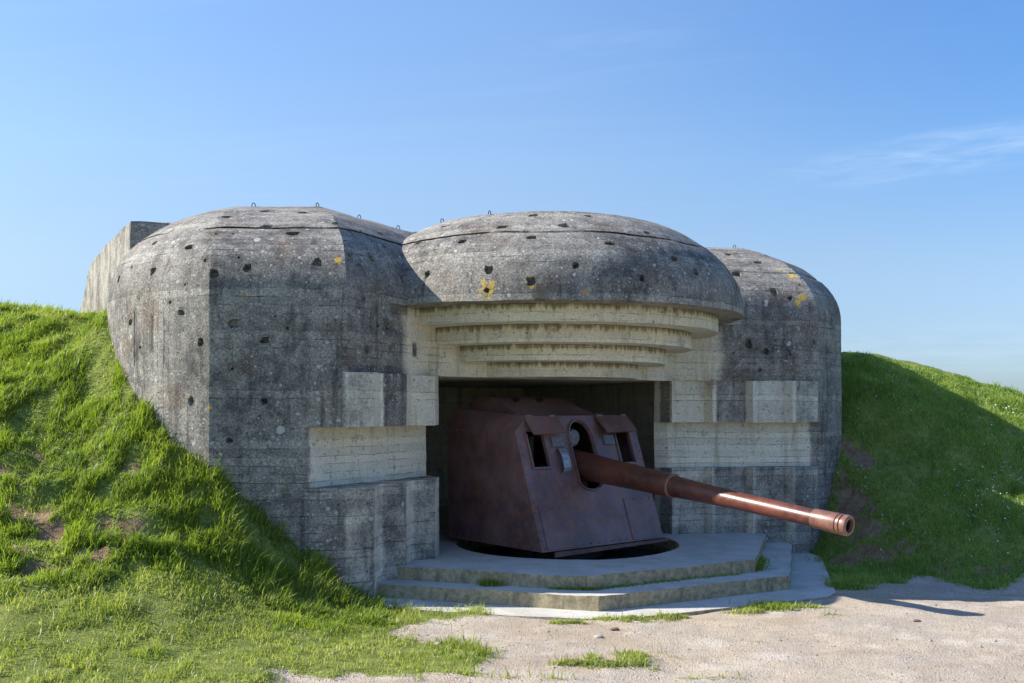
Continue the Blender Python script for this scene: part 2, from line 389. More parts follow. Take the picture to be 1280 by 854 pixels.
def plan_at(d):
    """the roof plan at setback d (0 .. 1.75): every point travels to its place on the roof edge, the visor is a smaller circle"""
    t = d/1.75
    def go(p, q): return Vector(p).lerp(Vector(q), t)
    left = [go(p, q) for p, q in zip(LEFT_OUT, LEFT_TOP)]
    fa = go(FA, (-2.68, 13.84)); rc = go(RC, (4.05, 17.45))
    right = [go(p, q) for p, q in zip(RIGHT_OUT, RIGHT_TOP)]
    r = VR-d
    def hit(p0, dd):
        dd = dd.normalized(); f = p0-VC; B = f.dot(dd); q = math.sqrt(max(0, B*B-(f.dot(f)-r*r)))
        return p0+dd*(-B-q)
    jl = hit(fa, THL-Vector(FA)); jr = hit(rc, THR-Vector(RC))
    al = math.atan2(jl.y-VC.y, jl.x-VC.x); ar = math.atan2(jr.y-VC.y, jr.x-VC.x)
    if al > math.pi/2: al -= 2*math.pi
    if ar > math.pi/2: ar -= 2*math.pi
    arc = [VC+r*Vector((math.cos(al+(ar-al)*q/36), math.sin(al+(ar-al)*q/36))) for q in range(1, 36)]
    return left+[fa, jl]+arc+[jr, rc]+right+[go((2, 24), (2, 23)), go((-3.6, 23.5), (-3.4, 22.6))]
def build_roof():
    base = plan_at(0.0); m = len(base)
    cnt = [max(1, int(math.ceil((base[(i+1) % m]-base[i]).length/.16))) for i in range(m)]
    bm = bmesh.new(); rows = []; at = []; pl = 0; last = None
    for (d, z) in PROF:
        if last: pl += math.hypot(d-last[0], z-last[1])
        last = (d, z); row = []; P = plan_at(d); Pc = plan_at(.455)
        for i in range(m):
            for j in range(cnt[i]):
                p = P[i].lerp(P[(i+1) % m], j/cnt[i]); z2 = z
                if .52 < d < .54:      # the day joint: an irregular crack that opens and closes, closed on the right wing
                    op = max(0.0, min(1.0, .62+1.5*noise.noise(Vector((p.x*1.1, p.y*1.1, 3)))+.7*noise.noise(Vector((p.x*5, p.y*5, 7)))))*max(0, min(1, (3.4-p.x)/.4))
                    p0 = Pc[i].lerp(Pc[(i+1) % m], j/cnt[i]); p = p0.lerp(p, .12+.88*op)
                    if z > 4.5: z2 = 4.4875+.0205*(.25+.75*op)
                q = Vector((p.x, p.y, z2+.03*noise.noise(Vector((p.x*.8, p.y*.8, 1)))*(1 if .4 < d < .6 else 0))); row.append(bm.verts.new(q+displ(q, .012)))
                at.append((0.0, 3.63+pl))
        rows.append(row)
    n = len(rows[0])
    for k in range(len(PROF)-1):
        for i in range(n):
            j = (i+1) % n; bm.faces.new((rows[k][i], rows[k][j], rows[k+1][j], rows[k+1][i]))
    bm.faces.new(rows[0][::-1]); bm.faces.new(rows[-1])
    o = bm_obj('roof', bm, MC, bunker, angle=21)
    attr_f(o.data, 'cream', [a[0] for a in at]); attr_f(o.data, 'board', [a[1] for a in at]); attr_f(o.data, 'soot', [0]*len(at))
    return o
roof = build_roof()

def sheltered(x, y, z):
    d = (Vector((x, y))-VC).length
    return max(0.0, min(1.0, (3.02-d)/.35)) if y < 17 else .3
# lintel band with plain splayed faces
band = [Vector(p) for p in LEFT_OUT] + [Vector(FA), THL, THR, Vector(RC)] + [Vector(p) for p in RIGHT_OUT] + [Vector((2, 24)), Vector((-3.6, 23.5))]
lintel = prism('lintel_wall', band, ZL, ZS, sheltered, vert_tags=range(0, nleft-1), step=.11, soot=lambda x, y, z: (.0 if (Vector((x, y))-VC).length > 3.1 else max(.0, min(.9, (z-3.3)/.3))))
# teeth
def teeth_left():
    pts = [Vector(FA)]; p = Vector(FA)
    for k in range(3):
        p = p+Vector((math.cos(R(35)), math.sin(R(35))))*.352; pts.append(p)
        p = p+Vector((math.cos(R(86)), math.sin(R(86))))*.389; pts.append(p)
    pts[-1] = THL.copy(); return pts
def teeth_right():
    pts = [THR.copy()]; p = THR.copy()
    for k in range(3):
        p = p+Vector((math.cos(R(19)), math.sin(R(19))))*.56; pts.append(p)
        p = p+Vector((math.cos(R(-48)), math.sin(R(-48))))*.165; pts.append(p)
    pts.append(Vector(RC)); return pts
TL, TR = teeth_left(), teeth_right()
inL = [L(-2.0, -.40), L(-2.9, -.40), L(-2.9, -6.3)]
inR = [L(2.9, -6.3), L(2.9, -.40), L(1.96, -.40)]
def pierL(face): return [Vector(p) for p in LEFT_OUT] + face + inL + [Vector((-5, 22.5))]
def pierR(face): return inR + face + [Vector(p) for p in RIGHT_OUT] + [Vector((3.5, 22))]
ROOMI = [tuple(L(2.95, -.35)), tuple(L(2.95, -6.4)), tuple(L(-2.95, -6.4)), tuple(L(-2.95, -.35))]
def tooth_cream(lst, vals, dflt):  # faces weathered; the returns between them paler, their light put into the colour
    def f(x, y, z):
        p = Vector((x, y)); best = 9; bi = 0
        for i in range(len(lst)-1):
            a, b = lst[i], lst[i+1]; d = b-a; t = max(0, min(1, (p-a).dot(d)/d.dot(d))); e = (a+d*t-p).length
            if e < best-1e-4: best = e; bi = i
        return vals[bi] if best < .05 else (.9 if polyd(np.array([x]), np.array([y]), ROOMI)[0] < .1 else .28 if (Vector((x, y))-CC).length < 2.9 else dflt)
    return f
vt = range(0, nleft-1)
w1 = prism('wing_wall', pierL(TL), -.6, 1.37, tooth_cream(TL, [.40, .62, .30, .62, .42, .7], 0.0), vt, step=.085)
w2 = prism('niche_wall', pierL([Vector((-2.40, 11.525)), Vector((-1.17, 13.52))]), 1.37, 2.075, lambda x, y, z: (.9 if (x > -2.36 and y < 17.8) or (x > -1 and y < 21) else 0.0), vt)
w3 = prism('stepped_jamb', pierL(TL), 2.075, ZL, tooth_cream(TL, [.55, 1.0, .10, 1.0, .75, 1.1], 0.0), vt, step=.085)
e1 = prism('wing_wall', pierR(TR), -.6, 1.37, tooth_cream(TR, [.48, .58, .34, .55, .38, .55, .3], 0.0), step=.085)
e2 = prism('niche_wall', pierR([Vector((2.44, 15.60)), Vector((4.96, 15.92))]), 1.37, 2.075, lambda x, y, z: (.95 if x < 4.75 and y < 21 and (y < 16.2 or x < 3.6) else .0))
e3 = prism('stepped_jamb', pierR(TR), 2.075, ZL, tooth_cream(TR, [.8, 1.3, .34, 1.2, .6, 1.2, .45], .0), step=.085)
# rear block with the left side in the sun
rb = [Vector((-5.94, 15.55)), Vector((-4.6, 15.64)), Vector((-3.4, 16.7)), L(-2.6, -6.2), L(2.6, -6.2), L(5.2, -5.0), L(5.2, -13.0), Vector((-9.75, 22.4))]
rb2 = [Vector((-5.99, 15.65)), Vector((-4.6, 15.70)), L(-1, -4.4), L(5.2, -4.4), L(5.2, -13), Vector((-9.77, 22.42))]
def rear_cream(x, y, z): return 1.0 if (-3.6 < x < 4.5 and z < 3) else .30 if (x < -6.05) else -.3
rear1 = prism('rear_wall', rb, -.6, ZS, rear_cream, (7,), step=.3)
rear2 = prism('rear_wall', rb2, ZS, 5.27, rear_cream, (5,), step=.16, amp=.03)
for v in rear2.data.vertices:      # the broken, slanting far end of the side wall
    k = max(0.0, v.co.y-20.2)*.42*(1 if v.co.x < -5 else 0); v.co.z -= k*(v.co.z-3.6)/1.67
    if v.co.z > 4.9: v.co.z -= .10*max(0, noise.noise(v.co*1.3)+.1)
# concentric overhang tiers under the visor
for k, (r, za, zb) in enumerate([(2.52, 3.37, 3.60), (2.14, 3.14, 3.37), (1.77, 2.925, 3.14), (1.37, 2.722, 2.925)]):
    z0, z1 = za, zb+.002
    poly = [VC+r*Vector((math.cos(R(-178)+k2*R(236)/70), math.sin(R(-178)+k2*R(236)/70))) for k2 in range(71)]
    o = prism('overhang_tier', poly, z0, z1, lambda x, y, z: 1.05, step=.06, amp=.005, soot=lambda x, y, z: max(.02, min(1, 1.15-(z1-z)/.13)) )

# steps, apron, pit
platform = prism('step', [Vector(p) for p in [(-1.75, 12.45), (-1.475, 12.30), (.35, 11.66), (.95, 11.60), (3.13, 12.8), (3.92, 15.35), (3.92, 17), (1.0, 21.3), (-3.4, 18.5), (-2.2, 14)]], -.1, .345, 0, step=.085, amp=.017, mat=M['step'])
lower = prism('step', [Vector(p) for p in [(-1.95, 12.1), (-1.66, 11.98), (-.74, 11.66), (.97, 11.13), (3.49, 12.5), (4.32, 15.35), (4.3, 16.5), (-2, 14)]], -.3, .19, 0, step=.085, amp=.017, mat=M['step'])
apron = prism('apron', [Vector(p) for p in [(-1.9, 11.75), (-1.1, 11.25), (.2, 10.86), (.95, 10.72), (1.6, 10.95), (3.82, 12.0), (4.0, 12.3), (4.72, 15.2), (4.6, 16.3), (-2, 13)]], -.3, .022, 0, step=.15, mat=M['step'], amp=.006)
PC = Vector((.80, 14.42))
cb = bmesh.new()
bmesh.ops.create_cone(cb, cap_ends=True, segments=96, radius1=1.60, radius2=1.60, depth=.62, matrix=Matrix.Translation((PC.x, PC.y, .40)))
boolean(platform, cb)
pitf = bmesh.new(); bmesh.ops.create_cone(pitf, cap_ends=True, segments=64, radius1=1.75, radius2=1.75, depth=.05, matrix=Matrix.Translation((PC.x, PC.y, .085)))
bm_obj('pit_floor', pitf, M['dark'], bunker)
cb = bmesh.new()
bmesh.ops.create_cone(cb, cap_ends=True, segments=96, radius1=1.60, radius2=1.60, depth=.62, matrix=Matrix.Translation((PC.x, PC.y, .40)))
boolean(lower, cb)
bpy.context.view_layer.update()

# ---------------------------------------------------------------- pock marks, cut into the skin where the photograph shows them
CONC = [roof, lintel, w1, w2, w3, e1, e2, e3]
def trees(objs):
    out = []
    for o in objs:
        b = bmesh.new(); b.from_mesh(o.data); b.transform(o.matrix_world); out.append((o, BVHTree.FromBMesh(b))); b.free()
    return out
TREES = trees(CONC)
def ray(px, py):
    d = Vector(((px-640)/F, 1, (HY-py)/F)).normalized(); best = None
    for o, t in TREES:
        h = t.ray_cast(Vector((0, 0, EYE)), d)
        if h[0] is not None and (best is None or h[3] < best[3]): best = (h[0], h[1], o, h[3])
    return best
HOLES = [(283, 271, 13, 5), (331, 264, 14, 6), (379, 266, 16, 5), (333, 284, 15, 7), (366, 292, 16, 8), (236, 309, 15, 9), (193, 304, 9, 8), (191, 339, 11, 12), (148, 350, 8, 13),
         (267, 342, 12, 11), (309, 335, 11, 13), (397, 328, 12, 12), (226, 391, 12, 10), (251, 427, 10, 12), (163, 403, 9, 10), (291, 405, 13, 12), (331, 425, 12, 10),
         (200, 428, 10, 9), (239, 501, 9, 13), (287, 551, 10, 9), (330, 502, 10, 8), (420, 279, 10, 6), (451, 289, 10, 6), (475, 292, 14, 7), (480, 307, 10, 6), (502, 348, 8, 12),
         (465, 324, 9, 12), (484, 408, 8, 12), (458, 436, 7, 14), (518, 438, 8, 12),
         (555, 283, 13, 6), (578, 302, 13, 6), (608, 363, 9, 8), (523, 304, 13, 6), (534, 343, 9, 13), (629, 284, 16, 6), (667, 269, 13, 5), (665, 297, 15, 6), (706, 282, 17, 9),
         (725, 284, 11, 5), (611, 337, 12, 12), (664, 351, 13, 14), (720, 332, 10, 12), (735, 270, 11, 5), (762, 304, 14, 6), (809, 291, 12, 6), (843, 323, 12, 8), (870, 340, 8, 12),
         (803, 348, 8, 12), (920, 357, 7, 12), (910, 318, 10, 6), (921, 343, 13, 7), (968, 365, 10, 13), (948, 328, 12, 5), (988, 373, 7, 6), (999, 410, 6, 9), (935, 430, 10, 12),
         (921, 408, 16, 9), (957, 440, 9, 10), (985, 442, 9, 9), (1019, 330, 8, 5), (1017, 428, 5, 12), (1040, 400, 5, 9), (1033, 440, 4, 9), (1027, 495, 4, 8), (706, 389, 5, 7)]
for _ in range(48):
    HOLES.append((random.uniform(140, 1040), random.uniform(262, 520), random.uniform(3, 6.5), random.uniform(2.5, 5.5)))
cutters = {}
for (x, y, wd, ht) in HOLES:
    h = ray(x, y)
    if not h: continue
    p, nrm, o, dist = h
    rx = wd/2*dist/F*1.08; dep = (.055+.03*random.random())*(1 if wd > 6.5 else .5)
    # height measured along the surface: undo the slant of the roof
    vd = Vector((0, 1, 0)); up = (Vector((0, 0, 1))-nrm*nrm.z); up.normalize(); side = up.cross(nrm).normalized()
    slant = max(.35, abs((up-vd*up.dot(vd)).length)); ry = min(ht/2*dist/F/slant, rx*1.35)
    if wd < 6.6 and (o.name not in ('roof', 'lintel_wall', 'wing_wall') or sheltered(p.x, p.y, p.z) > .05): continue
    lst = cutters.setdefault(o.name, [])
    if any((q[2]-p).length < q[3]+rx*2.2 for q in lst): continue
    n = 9; ph = random.random()*6
    vv, ff = [], []
    for k in range(n):
        a = ph+k*2*math.pi/n; rr = 1+.28*(random.random()-.5)*1.7
        sq = 1/max(abs(math.cos(a)), abs(math.sin(a)))**.55
        q = p+side*(math.cos(a)*rx*rr*sq)+up*(math.sin(a)*ry*rr*sq)
        vv += [q+nrm*.05, p+(q-p)*(.55+.3*random.random())-nrm*dep*(.7+.5*random.random())]
    for k in range(n):
        j = (k+1) % n; ff += [(2*k, 2*j, 2*j+1), (2*k, 2*j+1, 2*k+1), (2*k+1, 2*j+1, 2*n), (2*j, 2*k, 2*n+1)]
    vv += [p-nrm*dep, p+nrm*.06]
    lst.append((vv, ff, p, rx*2.2))
# two upright cracks along the boards of the curved wall
for (x, ya, yb, wd) in ((168, 388, 458, .016), (190, 392, 440, .009), (205, 400, 455, .007)):
    ha, hb = ray(x, ya), ray(x, yb)
    if not ha or not hb or ha[2] is not hb[2]: continue
    lst = cutters.setdefault(ha[2].name, [])
    pa, pb, nm_ = ha[0], hb[0], Vector((ha[1].x, ha[1].y, 0)).normalized(); sd_ = Vector((-nm_.y, nm_.x, 0))*wd/2; jg = sd_*.8
    vv = [pa+sd_+nm_*.05, pa-sd_+nm_*.05, pa-sd_-nm_*.05, pa+sd_-nm_*.05, pb+sd_+jg+nm_*.05, pb-sd_+jg+nm_*.05, pb-sd_+jg-nm_*.05, pb+sd_+jg-nm_*.05]
    lst[:] = [q for q in lst if abs((q[2]-pa).dot(sd_.normalized())) > q[3]*.6+.02 or q[2].z < pb.z-.1]
    lst.append((vv, [(0, 1, 2, 3), (7, 6, 5, 4), (0, 4, 5, 1), (1, 5, 6, 2), (2, 6, 7, 3), (3, 7, 4, 0)], (pa+pb)/2, .02))
def cut_all(o, lst):
    """cut the pocks; if the solver gives a broken result, try them in smaller sets"""
    if not lst: return
    old = o.data.copy(); n0 = len(old.polygons)
    cb = bmesh.new()
    for vv, ff, _, _ in lst:
        vs_ = [cb.verts.new(v) for v in vv]
        for f in ff: cb.faces.new([vs_[i] for i in f])
    boolean(o, cb)
    zs = [v.co.z for v in o.data.vertices]; z0 = [v.co.z for v in old.vertices]
    if len(o.data.polygons) < n0 or abs(max(zs or [0])-max(z0)) > .05 or abs(min(zs or [0])-min(z0)) > .05:
        o.data = old
        if len(lst) > 1: cut_all(o, lst[:len(lst)//2]); cut_all(o, lst[len(lst)//2:])
for nm, lst in cutters.items(): cut_all(bpy.data.objects[nm], lst)
for (x, y, r) in [(608, 362, .13), (663, 355, .09), (423, 325, .08), (990, 345, .12), (1004, 372, .10), (975, 338, .06), (762, 305, .06), (843, 324, .05), (484, 408, .05), (262, 509, .04), (998, 380, .08), (985, 343, .09)]:
    h = ray(x, y)
    if h: LICHEN.append((h[0], r))
MCR = concrete_mat()
for o in bpy.data.objects:
    if o.type == 'MESH' and len(o.data.materials) and o.data.materials[0] == MC: o.data.materials[0] = MCR
bpy.data.materials.remove(MC)

# iron lifting loops on the roof edge
def tube(bm, pts, r, seg=8):
    rings = []
    for i, p in enumerate(pts):
        d = (pts[min(i+1, len(pts)-1)]-pts[max(i-1, 0)]).normalized()
        a = d.orthogonal().normalized() if i == 0 else (rings_a - d*rings_a.dot(d)).normalized()
        rings_a = a; b = d.cross(a)
        rr = r[i] if isinstance(r, (list, tuple)) else r
        rings.append([bm.verts.new(p+(a*math.cos(2*math.pi*k/seg)+b*math.sin(2*math.pi*k/seg))*rr) for k in range(seg)])
    for i in range(len(rings)-1):
        for k in range(seg):
            bm.faces.new((rings[i][k], rings[i][(k+1) % seg], rings[i+1][(k+1) % seg], rings[i+1][k]))
    bm.faces.new(rings[0][::-1]); bm.faces.new(rings[-1])
hook_me = None
for (x, zz) in [(317, 0), (397, 0), (449, 0), (498, 0), (553, 0), (612, 0), (918, 0)]:
    y = 250; h = None
    while y < 340 and h is None:
        y += .7; h = ray(x, y)
    if not h: continue
    if hook_me is None:
        b = bmesh.new()
        tube(b, [q_*.62 for q_ in [Vector((-.035, 0, -.06)), Vector((-.037, 0, .03)), Vector((-.033, 0, .055)), Vector((-.018, 0, .075)), Vector((0, 0, .082)), Vector((.018, 0, .075)), Vector((.033, 0, .055)), Vector((.037, 0, .03)), Vector((.035, 0, -.06))]], .006)
        hk = bm_obj('lifting_loop', b, M['iron']); hook_me = hk.data; hk.location = h[0]; hk.rotation_euler.z = .4
    else:
        hk = bpy.data.objects.new('lifting_loop', hook_me); COL.objects.link(hk); hk.location = h[0]; hk.rotation_euler = (0, random.uniform(-.2, .2), random.uniform(-.9, .9))
    hk.parent = roof; bpy.context.view_layer.update(); hk.matrix_parent_inverse = roof.matrix_world.inverted()

# ---------------------------------------------------------------- the gun
FD = Vector((.643, -.766, 0)); RD = Vector((.766, .643, 0)); BL = Vector((.395, 12.92, .42)); UP = Vector((0, 0, 1))
gun = empty('coastal_gun', (PC.x, PC.y, .12), 'rusty brown naval gun in an armoured shield, long barrel pointing out of the bunker', 'gun')
def G(t, s, z): return BL+RD*t-FD*s+UP*(z-.42)
W = 2.35; SL = .353
def front_s(z): return (z-.42)*SL
def shell(verts, faces, thick):
    b = bmesh.new(); vs_ = [b.verts.new(v) for v in verts]
    for f in faces: b.faces.new([vs_[i] for i in f])
    bmesh.ops.recalc_face_normals(b, faces=b.faces)
    bmesh.ops.solidify(b, geom=b.faces[:], thickness=thick)
    return b
BK = 2.05
V_ = [G(0, 0, .42), G(W, 0, .42), G(W, front_s(1.98), 1.98), G(0, front_s(1.98), 1.98),          # 0-3 front lower
      G(.27, front_s(2.19), 2.19), G(W-.27, front_s(2.19), 2.19),                                  # 4,5 top of the front
      G(0, BK, .42), G(0, BK, 2.08), G(.12, BK, 2.29),                                              # 6,7,8 left back
      G(W, BK, .42), G(W, BK, 2.08), G(W-.12, BK, 2.29)]                                            # 9,10,11 right back
b = shell(V_, [(0, 1, 2, 5, 4, 3), (0, 3, 7, 6), (1, 9, 10, 2), (3, 4, 8, 7), (2, 10, 11, 5), (4, 5, 11, 8), (6, 7, 8, 11, 10, 9)], .035)
shield = bm_obj('shield', b, M['gun'], gun)
# pixel on the sloping front -> (t, z)
NF = (FD*1.0 + UP*SL).normalized()
def onfront(px, py, lift=0.0):
    d = Vector(((px-640)/F, 1, (HY-py)/F)); o = Vector((0, 0, EYE)); q = BL+NF*lift
    k = (q-o).dot(NF)/d.dot(NF); return o+d*k
US = (UP-NF*NF.z).normalized()     # up along the front plate
def FT(p):                          # world point on the plate -> (t, h)
    r = p-BL; return r.dot(RD), r.dot(US)
def FP(t, h, n=0.0): return BL+RD*t+US*h+NF*n
def cut_poly(pts2, d=.12):
    cb = bmesh.new(); a = [cb.verts.new(FP(t, h, d)) for t, h in pts2]; e = [cb.verts.new(FP(t, h, -d)) for t, h in pts2]
    n = len(a); cb.faces.new(a); cb.faces.new(e[::-1])
    for i in range(n): cb.faces.new((a[i], e[i], e[(i+1) % n], a[(i+1) % n]))
    return cb
def px2(l): return [FT(onfront(x, y)) for x, y in l]

def arch_pts(t, r, h0, h1, n=12):
    top = [(t+r*math.cos(math.pi*k/n), h1-r*1.25+r*1.25*math.sin(math.pi*k/n)) for k in range(n+1)]
    bot = [(t-r*math.cos(math.pi*k/n), h0+r*.6-r*.6*math.sin(math.pi*k/n)) for k in range(n+1)]
    return top+bot
cb = bmesh.new()
def add_cut(cb, pts2, d=.12):
    a = [cb.verts.new(FP(t, h, d)) for t, h in pts2]; e = [cb.verts.new(FP(t, h, -d)) for t, h in pts2]
    n = len(a); cb.faces.new(a); cb.faces.new(e[::-1])
    for i in range(n): cb.faces.new((a[i], e[i], e[(i+1) % n], a[(i+1) % n]))
def rect(t0, t1, h0, h1): return [(t0, h0), (t1, h0), (t1, h1), (t0, h1)]
add_cut(cb, arch_pts(1.18, .212, .80, 1.79))
add_cut(cb, rect(.19, .47, 1.15, 1.66)); add_cut(cb, rect(1.89, 2.16, 1.16, 1.66))
boolean(shield, cb)

def quad_box(bm, p, thick):
    """slab from four points, thickness along its normal"""
    n = (p[1]-p[0]).cross(p[3]-p[0]).normalized()*thick
    a = [bm.verts.new(q) for q in p]; b_ = [bm.verts.new(q-n) for q in p]
    bm.faces.new(a); bm.faces.new(b_[::-1])
    for i in range(4): bm.faces.new((a[i], b_[i], b_[(i+1) % 4], a[(i+1) % 4]))
def child(name, fn, mat, parent=None, smooth=True):
    b_ = bmesh.new(); fn(b_); return bm_obj(name, b_, mat, parent or shield, smooth)
def bars(bm, lst, w_, n_):
    for (t0, h0, t1, h1) in lst:
        d = (FP(t1, h1)-FP(t0, h0)).normalized(); sd_ = NF.cross(d)*w_/2
        quad_box(bm, [FP(t0, h0, n_)-sd_, FP(t1, h1, n_)-sd_, FP(t1, h1, n_)+sd_, FP(t0, h0, n_)+sd_], n_+.004)
# raised visor flaps, hinged along the top
for (t0, t1, sh) in ((.20, .80, 0), (1.55, 2.22, .05)):
    fl = child('visor_flap', lambda b_: quad_box(b_, [FP(t0+sh, 1.57, .15), FP(t1, 1.59, .15), FP(t1-.02, 1.86, .03), FP(t0, 1.86, .03)], .022), M['gun'])
    for tt in (t0+.08, t1-.1): child('hinge', lambda b_: tube(b_, [FP(tt-.05, 1.868, .03), FP(tt+.05, 1.868, .03)], .017), M['grey'], fl)
for (t0, t1) in ((.19, .47), (1.89, 2.16)):
    fr_ = child('window_frame', lambda b_: bars(b_, [(t0-.02, 1.15, t0-.02, 1.62), (t1+.02, 1.15, t1+.02, 1.62), (t0-.04, 1.13, t1+.04, 1.13)], .03, .022), M['gun'])
child('cover_plate', lambda b_: quad_box(b_, [FP(.60, 1.42, .03), FP(.80, 1.42, .03), FP(.80, 1.56, .03), FP(.60, 1.56, .03)], .034), M['grey'])
child('cover_plate', lambda b_: quad_box(b_, [FP(1.62, 1.43, .03), FP(1.82, 1.43, .03), FP(1.82, 1.57, .03), FP(1.62, 1.57, .03)], .034), M['grey'])
def handle(b_):
    pts = [(1.40, .012), (1.38, .05), (1.30, .075), (1.20, .085), (1.10, .075), (1.06, .05), (1.04, .012)]
    for i in range(len(pts)-1):
        (h0, n0), (h1, n1) = pts[i], pts[i+1]
        quad_box(b_, [FP(.67, h0, n0), FP(.67, h1, n1), FP(.80, h1, n1), FP(.80, h0, n0)], .012)
child('grab_handle', handle, M['pale'], None, False)
rim = arch_pts(1.18, .227, .785, 1.805, 14)
child('slot_rim', lambda b_: [quad_box(b_, [FP(*rim[i], .014), FP(*rim[(i+1) % len(rim)], .014), FP(1.18+(rim[(i+1) % len(rim)][0]-1.18)*1.07, 1.3+(rim[(i+1) % len(rim)][1]-1.3)*1.03, .014), FP(1.18+(rim[i][0]-1.18)*1.07, 1.3+(rim[i][1]-1.3)*1.03, .014)], .018) for i in range(len(rim))], M['gun'], None, False)
child('lower_panel', lambda b_: quad_box(b_, [FP(.10, .02, .012), FP(.70, .02, .012), FP(.70, .60, .012), FP(.10, .62, .012)], .016), M['gun'])
child('lower_panel', lambda b_: quad_box(b_, [FP(1.72, .02, .012), FP(2.30, .02, .012), FP(2.30, .64, .012), FP(1.72, .62, .012)], .016), M['gun'])
def rivets(b_):
    def rv(p, n):
        m = Matrix.Translation(p) @ n.to_track_quat('Z', 'Y').to_matrix().to_4x4()
        bmesh.ops.create_uvsphere(b_, u_segments=8, v_segments=5, radius=.013, matrix=m)
    for k in range(17): rv(FP(.06+k*.14, .045, .0), NF)
    for k in range(12): rv(FP(.035, .15+k*.13, .0), NF); rv(FP(W-.035, .15+k*.13, .0), NF)
    for k in range(4): rv(FP(.15+k*.16, .57, .012), NF); rv(FP(1.76+k*.16, .60, .012), NF)
    for k in range(15):
        a = math.pi*k/14; rv(FP(1.18+.29*math.cos(a), 1.47+.36*math.sin(a), .0), NF)
    for k in range(13): rv(G(0, .1+k*.15, .50), -RD)
    for k in range(10): rv(G(0, .65+k*.15, 1.92+k*.008), -RD)
b_ = bmesh.new(); b_.from_mesh(shield.data); rivets(b_); b_.to_mesh(shield.data); b_.free()
# raised cupola on the shield roof with two slots
def cup(b_):
    b0 = [G(.33, .80, 2.195), G(1.82, .80, 2.195), G(1.82, 2.04, 2.27), G(.33, 2.04, 2.27)]
    b1 = [G(.36, 1.45, 2.44), G(1.72, 1.45, 2.44), G(1.66, 2.0, 2.475), G(.42, 2.0, 2.475)]
    a = [b_.verts.new(q-UP*.03) for q in b0]; e = [b_.verts.new(q) for q in b1]
    b_.faces.new(a[::-1]); b_.faces.new(e)
    for i in range(4): b_.faces.new((a[i], a[(i+1) % 4], e[(i+1) % 4], e[i]))
cupola = child('cupola', cup, M['gun'], None, False)
for t in (.62, 1.08):
    child('sight_slot', lambda b_: quad_box(b_, [G(t, 1.28, 2.383), G(t+.16, 1.36, 2.413), G(t+.20, 1.44, 2.443), G(t+.06, 1.44, 2.443)], .012), M['dark'], cupola, False)

# barrel: turned on the lathe
A0 = FP(1.175, 1.12); AX = Vector((.643, -.766, -.1136)).normalized()
KL = math.hypot(math.hypot(.643, .766), .1136)
def lathe(b_, prof, axis0=A0, ax=AX, seg=56):
    u = ax.orthogonal().normalized(); v = ax.cross(u); rows = []
    for (s, r) in prof:
        rows.append([b_.verts.new(axis0+ax*s+(u*math.cos(2*math.pi*k/seg)+v*math.sin(2*math.pi*k/seg))*r) for k in range(seg)])
    for i in range(len(rows)-1):
        for k in range(seg): b_.faces.new((rows[i][k], rows[i][(k+1) % seg], rows[i+1][(k+1) % seg], rows[i+1][k]))
    b_.faces.new(rows[0][::-1]); b_.faces.new(rows[-1])
barrel = child('barrel', lambda b_: lathe(b_, [(-1.3, .20), (-.9, .205), (-.12, .20), (-.06, .197), (0, .195), (.5, .178), (1.0, .163), (1.50, .150), (1.585, .147), (1.60, .136), (2.0, .123), (2.6, .108), (3.2, .102), (3.685, .100), (3.69, .09)]), M['barrel'], gun)
child('collar', lambda b_: lathe(b_, [(1.560, .147), (1.562, .157), (1.572, .160), (1.590, .160), (1.60, .155), (1.601, .14)]), M['muzzle'], barrel)
child('muzzle', lambda b_: lathe(b_, [(3.655, .099), (3.660, .107), (3.680, .110), (3.960, .115), (3.968, .113), (3.972, .104), (3.995, .104), (3.999, .116), (4.015, .118), (4.020, .116), (4.023, .106), (4.038, .106), (4.042, .116), (4.078, .117), (4.095, .112), (4.103, .102), (4.104, .077), (4.095, .073), (3.610, .073)]), M['muzzle'], barrel)
child('bore', lambda b_: lathe(b_, [(3.560, .0725), (4.065, .0725), (4.066, .0700), (3.570, .0700)]), M['dark'], barrel)
# what shows through the slot and the ports
child('recoil_cylinder', lambda b_: lathe(b_, [(-1.0, .13), (-.12, .13), (-.10, .12), (-.07, .115), (-.06, .08), (-.05, .075)], A0+US*.41+RD*(-.07)), M['grey'], gun)
child('recoil_cylinder', lambda b_: lathe(b_, [(-1.0, .10), (-.2, .10), (-.16, .05)], A0-US*.34), M['dark'], gun)
def mount(b_):
    tube(b_, [G(.45, .75, .1), G(.45, .75, 1.9)], .05, 12); tube(b_, [G(.36, .75, 1.3), G(.36, .75, 1.75)], .03, 8)
    for t in (.75, 1.55): quad_box(b_, [G(t, .55, .2), G(t, 1.7, .2), G(t, 1.5, 1.6), G(t, .75, 1.5)], .08)
    tube(b_, [G(.5, 1.1, 1.38), G(1.9, 1.1, 1.38)], .11, 16)
child('carriage', mount, M['dark'], gun)
def pedestal(b_):
    lathe(b_, [(0, 1.20), (.02, 1.24), (.06, 1.24), (.08, .7), (.34, .68)], Vector((G(W/2, 1.05, .11))), UP, 72)
child('turntable', pedestal, M['dark'], gun)
child('skirt_plate', lambda b_: quad_box(b_, [G(.25, .02, .33), G(W+.15, .02, .36), G(W+.15, .02, .40), G(.25, .02, .40)], .03), M['gun'], gun)

